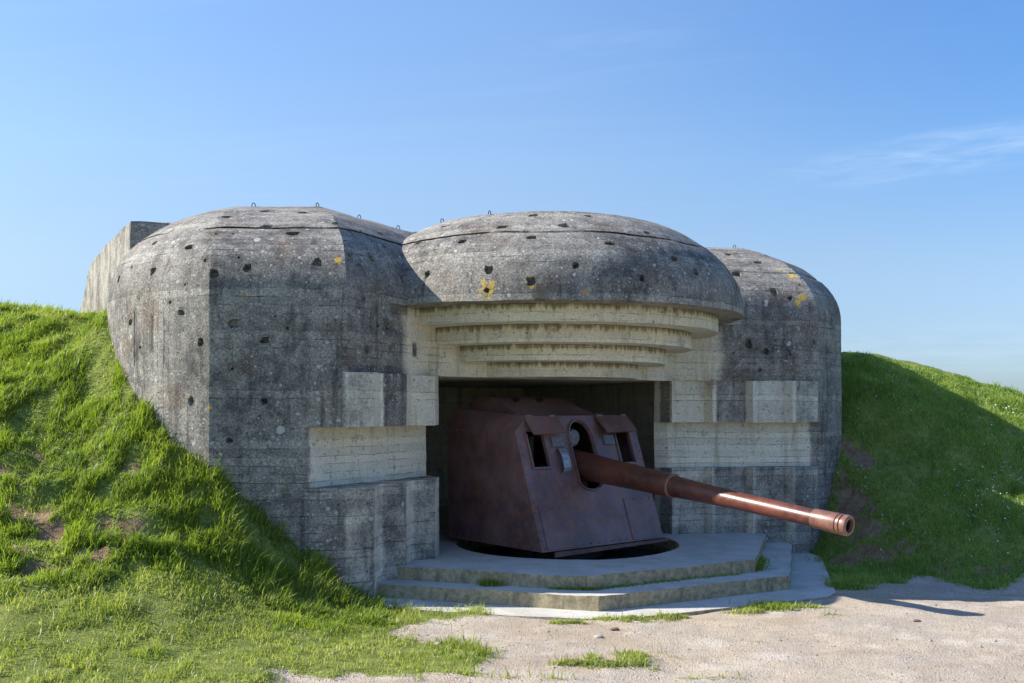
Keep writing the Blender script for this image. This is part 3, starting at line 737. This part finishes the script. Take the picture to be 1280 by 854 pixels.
# ---------------------------------------------------------------- terrain
def pt(px_, py_, Y): return ((px_-640)/F*Y, Y, EYE+(HY-py_)/F*Y)
CT = [pt(136, 395, 13.2), pt(165, 440, 12.6), pt(200, 492, 12.15), pt(250, 572, 11.6), pt(262, 590, 11.4), pt(310, 642, 11.4), pt(360, 688, 11.4), pt(400, 714, 11.4), pt(440, 748, 11.4), pt(462, 760, 11.35),
      pt(0, 396, 14.5), pt(60, 395, 14.6), pt(108, 396, 15.0), pt(-150, 386, 14.3), pt(-300, 392, 14.0),
      (-6.2, 15.5, 3.5), (-7.2, 17.5, 3.6), (-9, 19.5, 3.4), (-11, 17, 3.4), (-12.5, 22, 2.8), (-10, 26, 2.2), (-5, 28, 2),
      pt(0, 480, 12.7), pt(0, 570, 11.5), pt(0, 660, 10.5), pt(0, 722, 9.8), pt(0, 790, 8.9), pt(0, 854, 8.0), pt(-200, 600, 11.2), pt(-200, 720, 9.7), pt(-200, 854, 8),
      pt(100, 430, 13.4), pt(120, 500, 12.4), pt(120, 600, 11.3), pt(120, 700, 10.1), pt(120, 780, 9.2), pt(250, 655, 11.0), pt(250, 725, 10.2), pt(250, 800, 9.2), pt(330, 742, 10.75), pt(350, 790, 9.7), pt(350, 854, 8.35),
      pt(450, 795, 10.0), pt(450, 854, 8.3), pt(520, 780, 10.6), (0.5, 10.5, 0), (0.5, 8.5, 0), (2.5, 10.8, 0), (3, 8.5, .01), (4.3, 12.3, 0), (5.1, 10.8, .05), (6.5, 11.5, .04), (6, 8.5, 0), (8, 10, .02),
      (0, 4, .25), (-4, 4, .4), (4, 4, .2), (0, 0, .6), (-3, 1, .6), (3, 0, .6), (0, -5, .6), (9, 5, .1), (-9, 5, .8), (-10, 9, .9), (-11, 13, 3.2),
      (-.85, 11.05, .0), (.2, 10.72, .0), (.95, 10.58, .005), (1.7, 10.85, .0), (2.8, 11.35, .0), (3.9, 11.95, .0), (4.35, 12.8, .0), (4.75, 14.2, .0), (-.6, 11.9, -.1), (1, 11.6, -.1), (3.2, 12.9, -.1), (-1.5, 12, -.15), (0, 13, -.3), (2, 14, -.3), (4, 15, -.15), (1, 16, -.4), (0, 19, -.4), (2.5, 18, -.4),
      pt(1020, 705, 14.9), pt(1060, 712, 14.4), pt(1110, 718, 13.9), pt(1200, 719, 13.7), pt(1280, 717, 13.6), pt(1420, 715, 13.5),
      pt(1046, 560, 16.7), pt(1036, 620, 16.2), pt(1014, 685, 15.85), pt(1048, 490, 17.6),
      pt(1052, 457, 18.6), pt(1160, 479, 18.6), pt(1280, 512, 18.5), pt(1450, 552, 18.4), pt(1100, 560, 16.6), pt(1280, 600, 15.9), pt(1100, 645, 15.1), pt(1200, 540, 16.9), pt(1200, 640, 15.0),
      (6.5, 22, 3.4), (9, 25, 2.6), (13, 25, 1.4), (14, 19, 1.2), (6, 28, 2.2), (16, 14, .1), (14, 10, 0)]
CT = np.array(CT)
def tps_fit(P_):
    n = len(P_); d = np.hypot(P_[:, None, 0]-P_[None, :, 0], P_[:, None, 1]-P_[None, :, 1]); K = np.where(d > 0, d*d*np.log(d+1e-9), 0)+np.eye(n)*.03
    Q = np.c_[np.ones(n), P_[:, :2]]; A = np.block([[K, Q], [Q.T, np.zeros((3, 3))]])
    return np.linalg.solve(A, np.r_[P_[:, 2], 0, 0, 0])
TW = tps_fit(CT)
def vnoise(x, y, s, seed=0):
    """smooth value noise in numpy"""
    x = np.asarray(x)*s+seed*17.3; y = np.asarray(y)*s-seed*9.1
    xi = np.floor(x).astype(np.int64); yi = np.floor(y).astype(np.int64); fx = x-xi; fy = y-yi
    fx = fx*fx*(3-2*fx); fy = fy*fy*(3-2*fy)
    def h(a, b_):
        v = (a*374761393+b_*668265263+seed*982451653) & 0xffffffff; v = ((v ^ (v >> 13))*1274126177) & 0xffffffff
        return ((v ^ (v >> 16)) & 0xffff)/65535.0
    return (h(xi, yi)*(1-fx)+h(xi+1, yi)*fx)*(1-fy)+(h(xi, yi+1)*(1-fx)+h(xi+1, yi+1)*fx)*fy-.5
def fbm(x, y, s, seed=0, o=4): return sum(vnoise(x, y, s*2**k, seed+k)*.5**k for k in range(o))
def height0(x, y):
    x = np.asarray(x, float); y = np.asarray(y, float); z = TW[-3]+TW[-2]*x+TW[-1]*y
    for (cx, cy, cz), w_ in zip(CT, TW):
        d2 = (x-cx)**2+(y-cy)**2; z = z+w_*.5*d2*np.log(d2+1e-12)
    r = np.hypot(x-1, y-13); k = np.clip((r-15)/12, 0, 1); k = k*k*(3-2*k)
    return np.clip(z, -.6, 6)*(1-k)+(-.5)*k
def wpt(px_, py_, z=0.0):
    Y = (EYE-z)*F/(py_-HY); return ((px_-640)/F*Y, Y)
GRAVEL = [(-3.2, 4), (-2.35, 8.0), wpt(325, 856), wpt(352, 838), wpt(420, 850), wpt(520, 846), wpt(600, 838), wpt(622, 822), wpt(560, 812), wpt(520, 797), wpt(512, 784), wpt(575, 776), wpt(622, 771), wpt(600, 764), wpt(520, 758), (-1.0, 12.5), (4.6, 15.1),
          wpt(1028, 720), wpt(1040, 742), wpt(1070, 735), wpt(1100, 726), wpt(1150, 719), wpt(1200, 727), wpt(1250, 724), wpt(1330, 718), (16, 13.0), (16, 3), (0, 0)]
# islands of turf on the gravel: centre pixel, half sizes in metres
ISL = [(wpt(785, 776), .62, .22), (wpt(840, 771), .30, .15), (wpt(720, 782), .35, .09), (wpt(790, 824), .48, .18), (wpt(765, 834), .45, .12), (wpt(712, 833), .17, .08), (wpt(960, 760), .50, .16), (wpt(1005, 762), .28, .09), (wpt(935, 766), .3, .1),
       (wpt(820, 838), .16, .06), (wpt(948, 805), .16, .05), (wpt(880, 850), .5, .07), (wpt(590, 828), .35, .12), (wpt(640, 848), .3, .08), (wpt(1045, 772), .25, .05), (wpt(700, 851), .3, .06)]
def turf(x, y, isl=1.0):
    d = polyd(x, y, GRAVEL)+fbm(x, y, 1.6, 3)*.42+fbm(x, y, 7, 9)*.16
    g = np.clip(d/.22+.5, 0, 1)
    for (cx, cy), a, b_ in ISL:
        q = np.hypot((x-cx)/a, (y-cy)/b_)+fbm(x, y, 5, 5)*.9; g = np.maximum(g, isl*np.clip((1.0-q)*1.5, 0, 1))
    return g
# bare trodden patches on the banks, found on the slope along the line of sight
def on_ground(px_, py_):
    Ys = np.linspace(7, 24, 340); x = (px_-640)/F*Ys; zr = EYE+(HY-py_)/F*Ys; zt = height0(x, Ys)
    k = np.argmax(zt > zr); return float(x[k]), float(Ys[k])
BARE = [((30, 637), .55, .10, 1), ((95, 690), .28, .12, 1), ((75, 660), .20, .14, 1), ((165, 672), .22, .12, .9), ((30, 600), .25, .12, .9), ((5, 585), .3, .1, .9), ((60, 705), .30, .08, .8), ((130, 655), .2, .1, .75), ((210, 640), .18, .10, .8), ((218, 552), .10, .10, .8), ((10, 690), .2, .1, .7),
        ((100, 733), .35, .08, .6), ((40, 570), .2, .1, .7), ((170, 590), .15, .1, .6),
        ((1072, 563), .26, .20, 1), ((1085, 575), .2, .15, .9), ((1065, 640), .36, .30, 1), ((1085, 655), .3, .2, .9), ((1075, 695), .45, .16, .9), ((1110, 697), .3, .12, .8), ((1160, 712), .5, .12, .6), ((1240, 712), .5, .12, .6), ((1050, 610), .16, .2, .8)]
BARE = [(on_ground(*p), a, b_, k) for p, a, b_, k in BARE]
def bare(x, y):
    g = np.zeros(np.shape(x))
    for (cx, cy), a, b_, k in BARE:
        q = np.hypot((x-cx)/a, (y-cy)/(b_*1.5))+fbm(x, y, 6, 21)*1.5; g = np.maximum(g, k*np.clip((1.1-q)*1.6, 0, 1))
    return g
ROOM = [(-1.35, 12.1), (.95, 11.3), (3.4, 12.65), (4.1, 15.2), tuple(L(3.1, -.7)), tuple(L(3.1, -7)), tuple(L(-3.1, -7)), tuple(L(-3.1, -.6)), tuple(L(-2.3, .1))]
def height(x, y):
    x = np.asarray(x, float); y = np.asarray(y, float)
    z = height0(x, y); t = turf(x, y); b_ = bare(x, y)
    room = polyd(x, y, ROOM)
    slope = np.clip((z-.25)/.6, 0, 1)
    # worn terraces on the left bank
    left = np.clip((-3.0-x)/1.0, 0, 1)*np.clip((z-.4)/.3, 0, 1)*np.clip((2.3-z)/.5, 0, 1)
    zz = z+fbm(x, y, .8, 31)*.25; ph = zz/.30; fr = ph-np.floor(ph); st_ = (np.clip((fr-.55)/.45, 0, 1)-fr)*.30
    z = z+left*st_*.75
    z = z+fbm(x, y, 2.0, 41)*(.03+.07*slope)+fbm(x, y, 5, 43)*(.012+.07*slope)+t*.02-b_*.05+t*.07*np.exp(-((x+2.05)**2+(y-8.35)**2)/.35)
    return np.where(room < 0, np.minimum(z, -.12), z)
def axis(lo, hi, d, far, gr=1.22):
    a = list(np.arange(lo, hi, d)); s_ = d; v = hi
    while v < far: s_ *= gr; v += s_; a.append(v)
    s_ = d; v = lo; pre = []
    while v > -far: s_ *= gr; v -= s_; pre.append(v)
    return np.array(pre[::-1]+a)
gx = axis(-9.5, 11.5, .06, 2500); gy = axis(6.5, 19.6, .06, 2500)
XX, YY = np.meshgrid(gx, gy); 
HH = height(XX, YY); TT = turf(XX, YY, .5); BB = bare(XX, YY)
far_r = np.hypot(XX, YY-13); TT = np.where(far_r > 20, 1, TT)
def grid_mesh(name, X, Y, Z):
    ny, nx = X.shape; v = np.stack([X.ravel(), Y.ravel(), Z.ravel()], 1)
    i = np.arange(ny*nx).reshape(ny, nx); f = np.stack([i[:-1, :-1].ravel(), i[:-1, 1:].ravel(), i[1:, 1:].ravel(), i[1:, :-1].ravel()], 1)
    me = bpy.data.meshes.new(name); me.vertices.add(len(v)); me.vertices.foreach_set('co', v.ravel().astype(np.float32))
    me.loops.add(f.size); me.loops.foreach_set('vertex_index', f.ravel().astype(np.int32))
    me.polygons.add(len(f)); me.polygons.foreach_set('loop_start', np.arange(0, f.size, 4, dtype=np.int32)); me.polygons.foreach_set('use_smooth', np.ones(len(f), bool))
    me.update(calc_edges=True); return me
gm = grid_mesh('ground', XX, YY, HH); attr_f(gm, 'turf', TT.ravel()); attr_f(gm, 'bare', BB.ravel())
ground = link('ground', gm, ground_mat()); ground['kind'] = 'structure'
def zat(x, y):
    i = np.clip(np.searchsorted(gx, x)-1, 0, len(gx)-2); j = np.clip(np.searchsorted(gy, y)-1, 0, len(gy)-2)
    fx = (x-gx[i])/(gx[i+1]-gx[i]); fy = (y-gy[j])/(gy[j+1]-gy[j])
    return (HH[j, i]*(1-fx)+HH[j, i+1]*fx)*(1-fy)+(HH[j+1, i]*(1-fx)+HH[j+1, i+1]*fx)*fy

# ---------------------------------------------------------------- grass
def inside_bunker(x, y):
    pl_ = [tuple(p) for p in LEFT_OUT]+[FA, (-.98, 13.3), (-1.6, 12.0), (.97, 11.15), (3.49, 12.52), (4.3, 15.35), RC]+[tuple(p) for p in RIGHT_OUT]+[(5.5, 22), (2, 27), (-9.7, 22.4), (-5.94, 15.5)]
    return polyd(x, y, pl_) < .0
def blades(name, x, y, z, hgt, wid, lean, ldir, mat, face=None, seed=1, curl=1.0):
    n = len(x); rg = np.random.default_rng(seed)
    a = rg.uniform(0, 2*np.pi, n) if face is None else face
    sx, sy = np.cos(a)*wid/2, np.sin(a)*wid/2
    lx, ly = np.cos(ldir)*lean, np.sin(ldir)*lean
    V = np.zeros((n, 5, 3)); base = np.stack([x, y, z-.01], 1)
    def put(k, s_, fw, fl, fh):
        V[:, k, 0] = base[:, 0]+s_*sx*fw+lx*hgt*fl; V[:, k, 1] = base[:, 1]+s_*sy*fw+ly*hgt*fl; V[:, k, 2] = base[:, 2]+hgt*fh*np.sqrt(np.clip(1-(lean*fl)**2, .05, 1))
    put(0, -1, 1, 0, 0); put(1, 1, 1, 0, 0); put(2, -1, .85, .32*curl, .58); put(3, 1, .85, .32*curl, .58); put(4, 0, 0, 1.0, 1.0)
    vi = np.arange(n)*5; q = np.stack([vi, vi+1, vi+3, vi+2], 1); t = np.stack([vi+2, vi+3, vi+4], 1)
    loops = np.concatenate([q, t], 1).ravel().astype(np.int32); ls = (np.arange(n)[:, None]*7+np.array([0, 4])).ravel().astype(np.int32)
    me = bpy.data.meshes.new(name); me.vertices.add(n*5); me.vertices.foreach_set('co', V.ravel().astype(np.float32))
    me.loops.add(len(loops)); me.loops.foreach_set('vertex_index', loops); me.polygons.add(n*2); me.polygons.foreach_set('loop_start', ls)
    me.polygons.foreach_set('use_smooth', np.ones(n*2, bool)); me.update(calc_edges=True)
    sh = rg.uniform(0, 1, n)*.50+np.clip(fbm(x, y, 4.5, 7, 4)*1.3+.5, 0, 1)*.42; sh = np.where(rg.uniform(0, 1, n) > .955, 1.0, sh); attr_f(me, 'shade', np.repeat(sh, 5)); attr_f(me, 'tip', np.tile([0, 0, .6, .6, 1.0], n))
    return link(name, me, mat)
ML = leaf_mat('long_grass_blades', (.060, .125, .018), (.28, .36, .06), (.37, .45, .085))
MR = leaf_mat('shaded_hill_turf_blades', (.10, .20, .03), (.30, .42, .09), (.40, .46, .13))  # same grass, darker and greener: the hill's shade is put into the colour
MS = leaf_mat('short_turf_blades', (.13, .19, .035), (.44, .50, .13), (.54, .52, .20))
def scatter(x0, x1, y0, y1, n, dens, seed):
    rg = np.random.default_rng(seed); x = rg.uniform(x0, x1, n); y = rg.uniform(y0, y1, n)
    k = rg.uniform(0, 1, n) < dens(x, y); x, y = x[k], y[k]; k = ~inside_bunker(x, y); return x[k], y[k], rg
def longness(x, y):
    """0 mown lawn .. 1 long tufts; long on the left bank and beside the wall"""
    z = height0(x, y); left = np.clip((z-.42)/.45, 0, 1)*(x < 2)
    corner = np.exp(-(np.maximum(0, np.hypot((x+2.6)/1.4, (y-11.2)/.9)-.4))**2*1.8)*(x < 0)
    right = np.clip((z-.25)/.5, 0, 1)*(x >= 2)*.45
    return np.clip(np.maximum(np.maximum(left*.9, corner), right), 0, 1)
def dens_l(x, y):
    t = turf(x, y); b_ = bare(x, y); tuf = np.clip(fbm(x, y, 4.2, 51, 3)*1.8+.70, .22, 1)
    return np.clip(t, 0, 1)*(1-b_)*tuf*np.clip(longness(x, y)*1.4, 0, 1)
# left bank: long leaning grass
x, y, rg = scatter(-8.6, -1.2, 8.4, 16.5, 560000, lambda a, b_: dens_l(a, b_)*(.42+.58*(a > -7.6)), 11)
lg = longness(x, y); tuf = np.clip(fbm(x, y, 4.2, 51, 3)*1.7+.72, .35, 1.3)
h_ = rg.gamma(5, .2, len(x))*(.045+.072*lg)*tuf*np.where(y > 13, .6, 1); h_ = np.clip(h_, .03, .34)
ld = rg.normal(-.35, .9, len(x))+fbm(x, y, .9, 61)*2.2
blades('grass', x, y, zat(x, y), h_, rg.uniform(.006, .013, len(x)), rg.uniform(.25, .9, len(x)), ld, ML, seed=3)['kind'] = 'stuff'
# short turf on the left and at the foot
def dens_s(x, y):
    return np.clip(turf(x, y, .55)*1.15-.1, 0, 1)*np.clip(fbm(x, y, 7.5, 33, 2)*2.2+.75, .12, 1)*(1-.85*bare(x, y))*np.clip(fbm(x, y, 3.3, 71, 3)*1.6+.75, .15, 1)*(1-.35*np.clip(longness(x, y)*1.3, 0, 1))
x, y, rg = scatter(-7.8, 5.0, 7.2, 15.2, 640000, lambda a, b_: dens_s(a, b_)*((b_ < 12.9) | (a < -4)), 12)
h_ = rg.gamma(4, .25, len(x))*.042*(1+1.1*np.clip(fbm(x, y, 1.4, 81)*2, 0, 1))
blades('turf', x, y, zat(x, y), h_, rg.uniform(.005, .010, len(x)), rg.uniform(.3, .95, len(x)), rg.uniform(0, 6.28, len(x)), MS, seed=4)['kind'] = 'stuff'
# right hill
def dens_r(x, y): return turf(x, y)*(1-bare(x, y))*np.clip(fbm(x, y, 2.4, 91, 3)*1.6+.72, .12, 1)
x, y, rg = scatter(4.0, 12.5, 12.6, 19.8, 420000, dens_r, 13)
h_ = rg.gamma(5, .2, len(x))*.060*(1+.8*np.clip(fbm(x, y, 1.1, 95)*2, -.3, 1)); h_ = np.clip(h_, .02, .2)
blades('grass', x, y, zat(x, y), h_, rg.uniform(.007, .013, len(x)), rg.uniform(.3, .9, len(x)), rg.uniform(0, 6.28, len(x)), MR, seed=5)['kind'] = 'stuff'
# denser green tufts on the gravel islands
pos = []
rg = np.random.default_rng(15)
for (cx, cy), a, b_ in ISL[:9]:
    n = int(5200*a*b_/.1); pos.append(np.stack([rg.normal(cx, a*.55, n), rg.normal(cy, b_*.55, n)], 1))
pos = np.concatenate(pos); k = (turf(pos[:, 0], pos[:, 1])*np.clip(fbm(pos[:, 0], pos[:, 1], 8, 3, 2)*2.5+.7, 0, 1) > rg.uniform(.1, .9, len(pos))) & ~inside_bunker(pos[:, 0], pos[:, 1]); pos = pos[k]
blades('turf', pos[:, 0], pos[:, 1], zat(pos[:, 0], pos[:, 1]), rg.uniform(.02, .065, len(pos)), rg.uniform(.006, .011, len(pos)), rg.uniform(.3, .9, len(pos)), rg.uniform(0, 6.28, len(pos)), MS, seed=6)['kind'] = 'stuff'

# weeds growing out of the step joint
def weed(name, pts, n, hmax, label, zf, seed, group=None, spread=.06):
    rg = np.random.default_rng(seed); pts = np.array(pts); i = rg.integers(0, len(pts)-1, n) if len(pts) > 1 else np.zeros(n, int)
    f_ = rg.uniform(0, 1, n)[:, None]; p = pts[i]*(1-f_)+pts[np.minimum(i+1, len(pts)-1)]*f_ + rg.normal(0, spread, (n, 2))*np.array([1, .6])
    o = blades(name, p[:, 0], p[:, 1], np.full(n, zf), rg.uniform(.25, 1, n)**1.3*hmax, rg.uniform(.007, .014, n), rg.uniform(.4, .95, n), rg.uniform(0, 6.28, n), ML, seed=seed)
    return tag(o, label, 'weeds', group)
weed('weed_tuft', [(-.32, 11.83), (-.18, 11.80)], 260, .15, 'small weed tuft on the lower step in front of the left part of the riser', .19, 31, 'weeds on the steps', .045)
weed('weed_tuft', [(.45, 11.60), (.75, 11.545), (.95, 11.54), (1.4, 11.80), (2.0, 12.13), (2.9, 12.60)], 1500, .07, 'long thin strip of low weeds along the foot of the upper step', .19, 32, 'weeds on the steps', .035)
weed('weed_tuft', [(3.15, 12.85), (3.32, 13.4), (3.42, 13.9)], 700, .15, 'bushy weeds at the right end of the upper step', .19, 33, 'weeds on the steps', .05)
weed('weed_clump', [wpt(955, 760), wpt(985, 762)], 900, .14, 'bright green weed clump at the edge of the gravel below the right steps', .0, 34, None, .14)

# daisies on the shaded hill
def flowers(name, x, y, z, r, mat, kind=None):
    n = len(x); a = np.arange(6)*np.pi/3; V = np.zeros((n, 7, 3)); rg = np.random.default_rng(9)
    tx, ty = rg.normal(-.1, .25, n), rg.normal(-.45, .25, n)
    V[:, :6, 0] = x[:, None]+np.cos(a)*r[:, None]; V[:, :6, 1] = y[:, None]+np.sin(a)*r[:, None]
    V[:, :6, 2] = z[:, None]-(tx[:, None]*np.cos(a)*-1+ty[:, None]*np.sin(a)*-1)*r[:, None]*-1.0
    V[:, 6, 0] = x; V[:, 6, 1] = y; V[:, 6, 2] = z+.004
    vi = np.arange(n)[:, None, None]*7; k = np.arange(6); f = np.stack([k, (k+1) % 6, np.full(6, 6)], 1)[None]+vi
    me = bpy.data.meshes.new(name); me.from_pydata(V.reshape(-1, 3).tolist(), [], f.reshape(-1, 3).tolist()); return link(name, me, mat)
MW = plain_mat('white_petals', (.72, .74, .78), .6); MY = plain_mat('yellow_petals', (.75, .50, .02), .6)
x, y, rg = scatter(5.3, 11.5, 13.9, 18.2, 1500, lambda a, b_: turf(a, b_)*(1-bare(a, b_))*np.clip(fbm(a, b_, 1.3, 99)*2.2+.28, .02, 1), 21)
o = flowers('daisies', x, y, zat(x, y)+rg.uniform(.05, .10, len(x)), rg.uniform(.006, .012, len(x)), MW); o['kind'] = 'stuff'
DAN = [((354, 656), 'yellow dandelion high on the left bank beside the bunker wall'), ((382, 710), 'yellow dandelion low on the left bank near the corner of the bunker'), ((1089, 658), 'yellow dandelion on the right hill below the bare soil patch'), ((1257, 545), 'yellow dandelion far up on the right hill')]
for (p, lb) in DAN:
    fx, fy = on_ground(*p); fz = float(zat(fx, fy))
    b_ = bmesh.new(); hd = Vector((fx, fy, fz+.16))
    tube(b_, [Vector((fx, fy, fz-.02)), Vector((fx+.01, fy, fz+.1)), hd], .003, 5)
    o = bm_obj('dandelion', b_, MS); attr_f(o.data, 'shade', [0.3]*len(o.data.vertices)); attr_f(o.data, 'tip', [0]*len(o.data.vertices)); tag(o, lb, 'flower', 'dandelions in the grass')
    b_ = bmesh.new()
    for k in range(14):
        a = k*2*math.pi/14; p0 = hd; p1 = hd+Vector((math.cos(a)*.019, math.sin(a)*.019-.008, .008)); s_ = Vector((-math.sin(a), math.cos(a), 0))*.004
        v = [b_.verts.new(q) for q in (p0, p1-s_, p1+Vector((0, 0, .003)), p1+s_)]; b_.faces.new(v)
    bmesh.ops.create_uvsphere(b_, u_segments=8, v_segments=5, radius=.009, matrix=Matrix.Translation(hd+Vector((0, -.003, .003))))
    fl = bm_obj('flower_head', b_, MY, None); fl.parent = o; fl.matrix_parent_inverse = o.matrix_world.inverted()

# stones: a few that stand out, and loose grit
def stone_mesh(b_, p, r, sd_):
    m = Matrix.Translation(p) @ Matrix.Diagonal((r*1.3, r*.9, r*.6, 1)); g_ = bmesh.ops.create_icosphere(b_, subdivisions=2, radius=1, matrix=m)
    for v in g_['verts']: v.co += (v.co-Vector(p))*(noise.noise(v.co*(.6/r)+Vector((sd_, 0, 0)))*.6)
MST = plain_mat('pale_stone', (.36, .32, .28), .9); MSD = plain_mat('brown_stone', (.20, .13, .10), .9)
for i, (p, r, mt, lb) in enumerate([((748, 799), .038, MST, 'pale flat stone on the gravel in front of the steps'), ((768, 790), .035, MSD, 'small brown stone beside the turf strip on the gravel'), ((819, 765), .03, MSD, 'small brown stone on the concrete apron under the step corner'), ((547, 809), .036, MST, 'white stone lying in the short grass left of the gravel'), ((1146, 781), .03, MSD, 'small dark stone on the gravel near the shadow of the barrel')]):
    wx, wy = wpt(*p); b_ = bmesh.new(); stone_mesh(b_, Vector((wx, wy, float(zat(wx, wy))+r*.25+(.02 if p[0] == 819 else 0))), r, i*3.1)
    tag(bm_obj('stone', b_, mt, None), lb, 'stone', 'stones lying on the ground')
rg = np.random.default_rng(77); n = 7000; x = rg.uniform(-3.2, 8.5, n); y = rg.uniform(7.6, 14.5, n); k = (turf(x, y) < .4) & ~inside_bunker(x, y); x, y = x[k], y[k]; n = len(x)
r = rg.gamma(2.0, .0022, n)+.003; z = zat(x, y)
oc = np.array([(1, 0, 0), (0, 1, 0), (-1, 0, 0), (0, -1, 0), (0, 0, 1), (0, 0, -1)], float)
V = oc[None]*r[:, None, None]*rg.uniform(.6, 1.3, (n, 6, 1)); V[:, :, 2] *= .7; an = rg.uniform(0, 6.28, n); cx_, sx_ = np.cos(an)[:, None], np.sin(an)[:, None]
V = np.stack([V[:, :, 0]*cx_-V[:, :, 1]*sx_+x[:, None], V[:, :, 0]*sx_+V[:, :, 1]*cx_+y[:, None], V[:, :, 2]+z[:, None]+r[:, None]*.2], 2)
ff = np.array([(0, 1, 4), (1, 2, 4), (2, 3, 4), (3, 0, 4), (1, 0, 5), (2, 1, 5), (3, 2, 5), (0, 3, 5)])
me = bpy.data.meshes.new('grit'); me.from_pydata(V.reshape(-1, 3).tolist(), [], (ff[None]+np.arange(n)[:, None, None]*6).reshape(-1, 3).tolist())
t_ = new_mat('grit_stone'); col_ = t_.mix(t_.noise(t_.pos, 9, 2), c(.16, .13, .11), c(.46, .40, .35)); me2 = link('grit', me, finish(t_, col_, .9)); me2['kind'] = 'stuff'
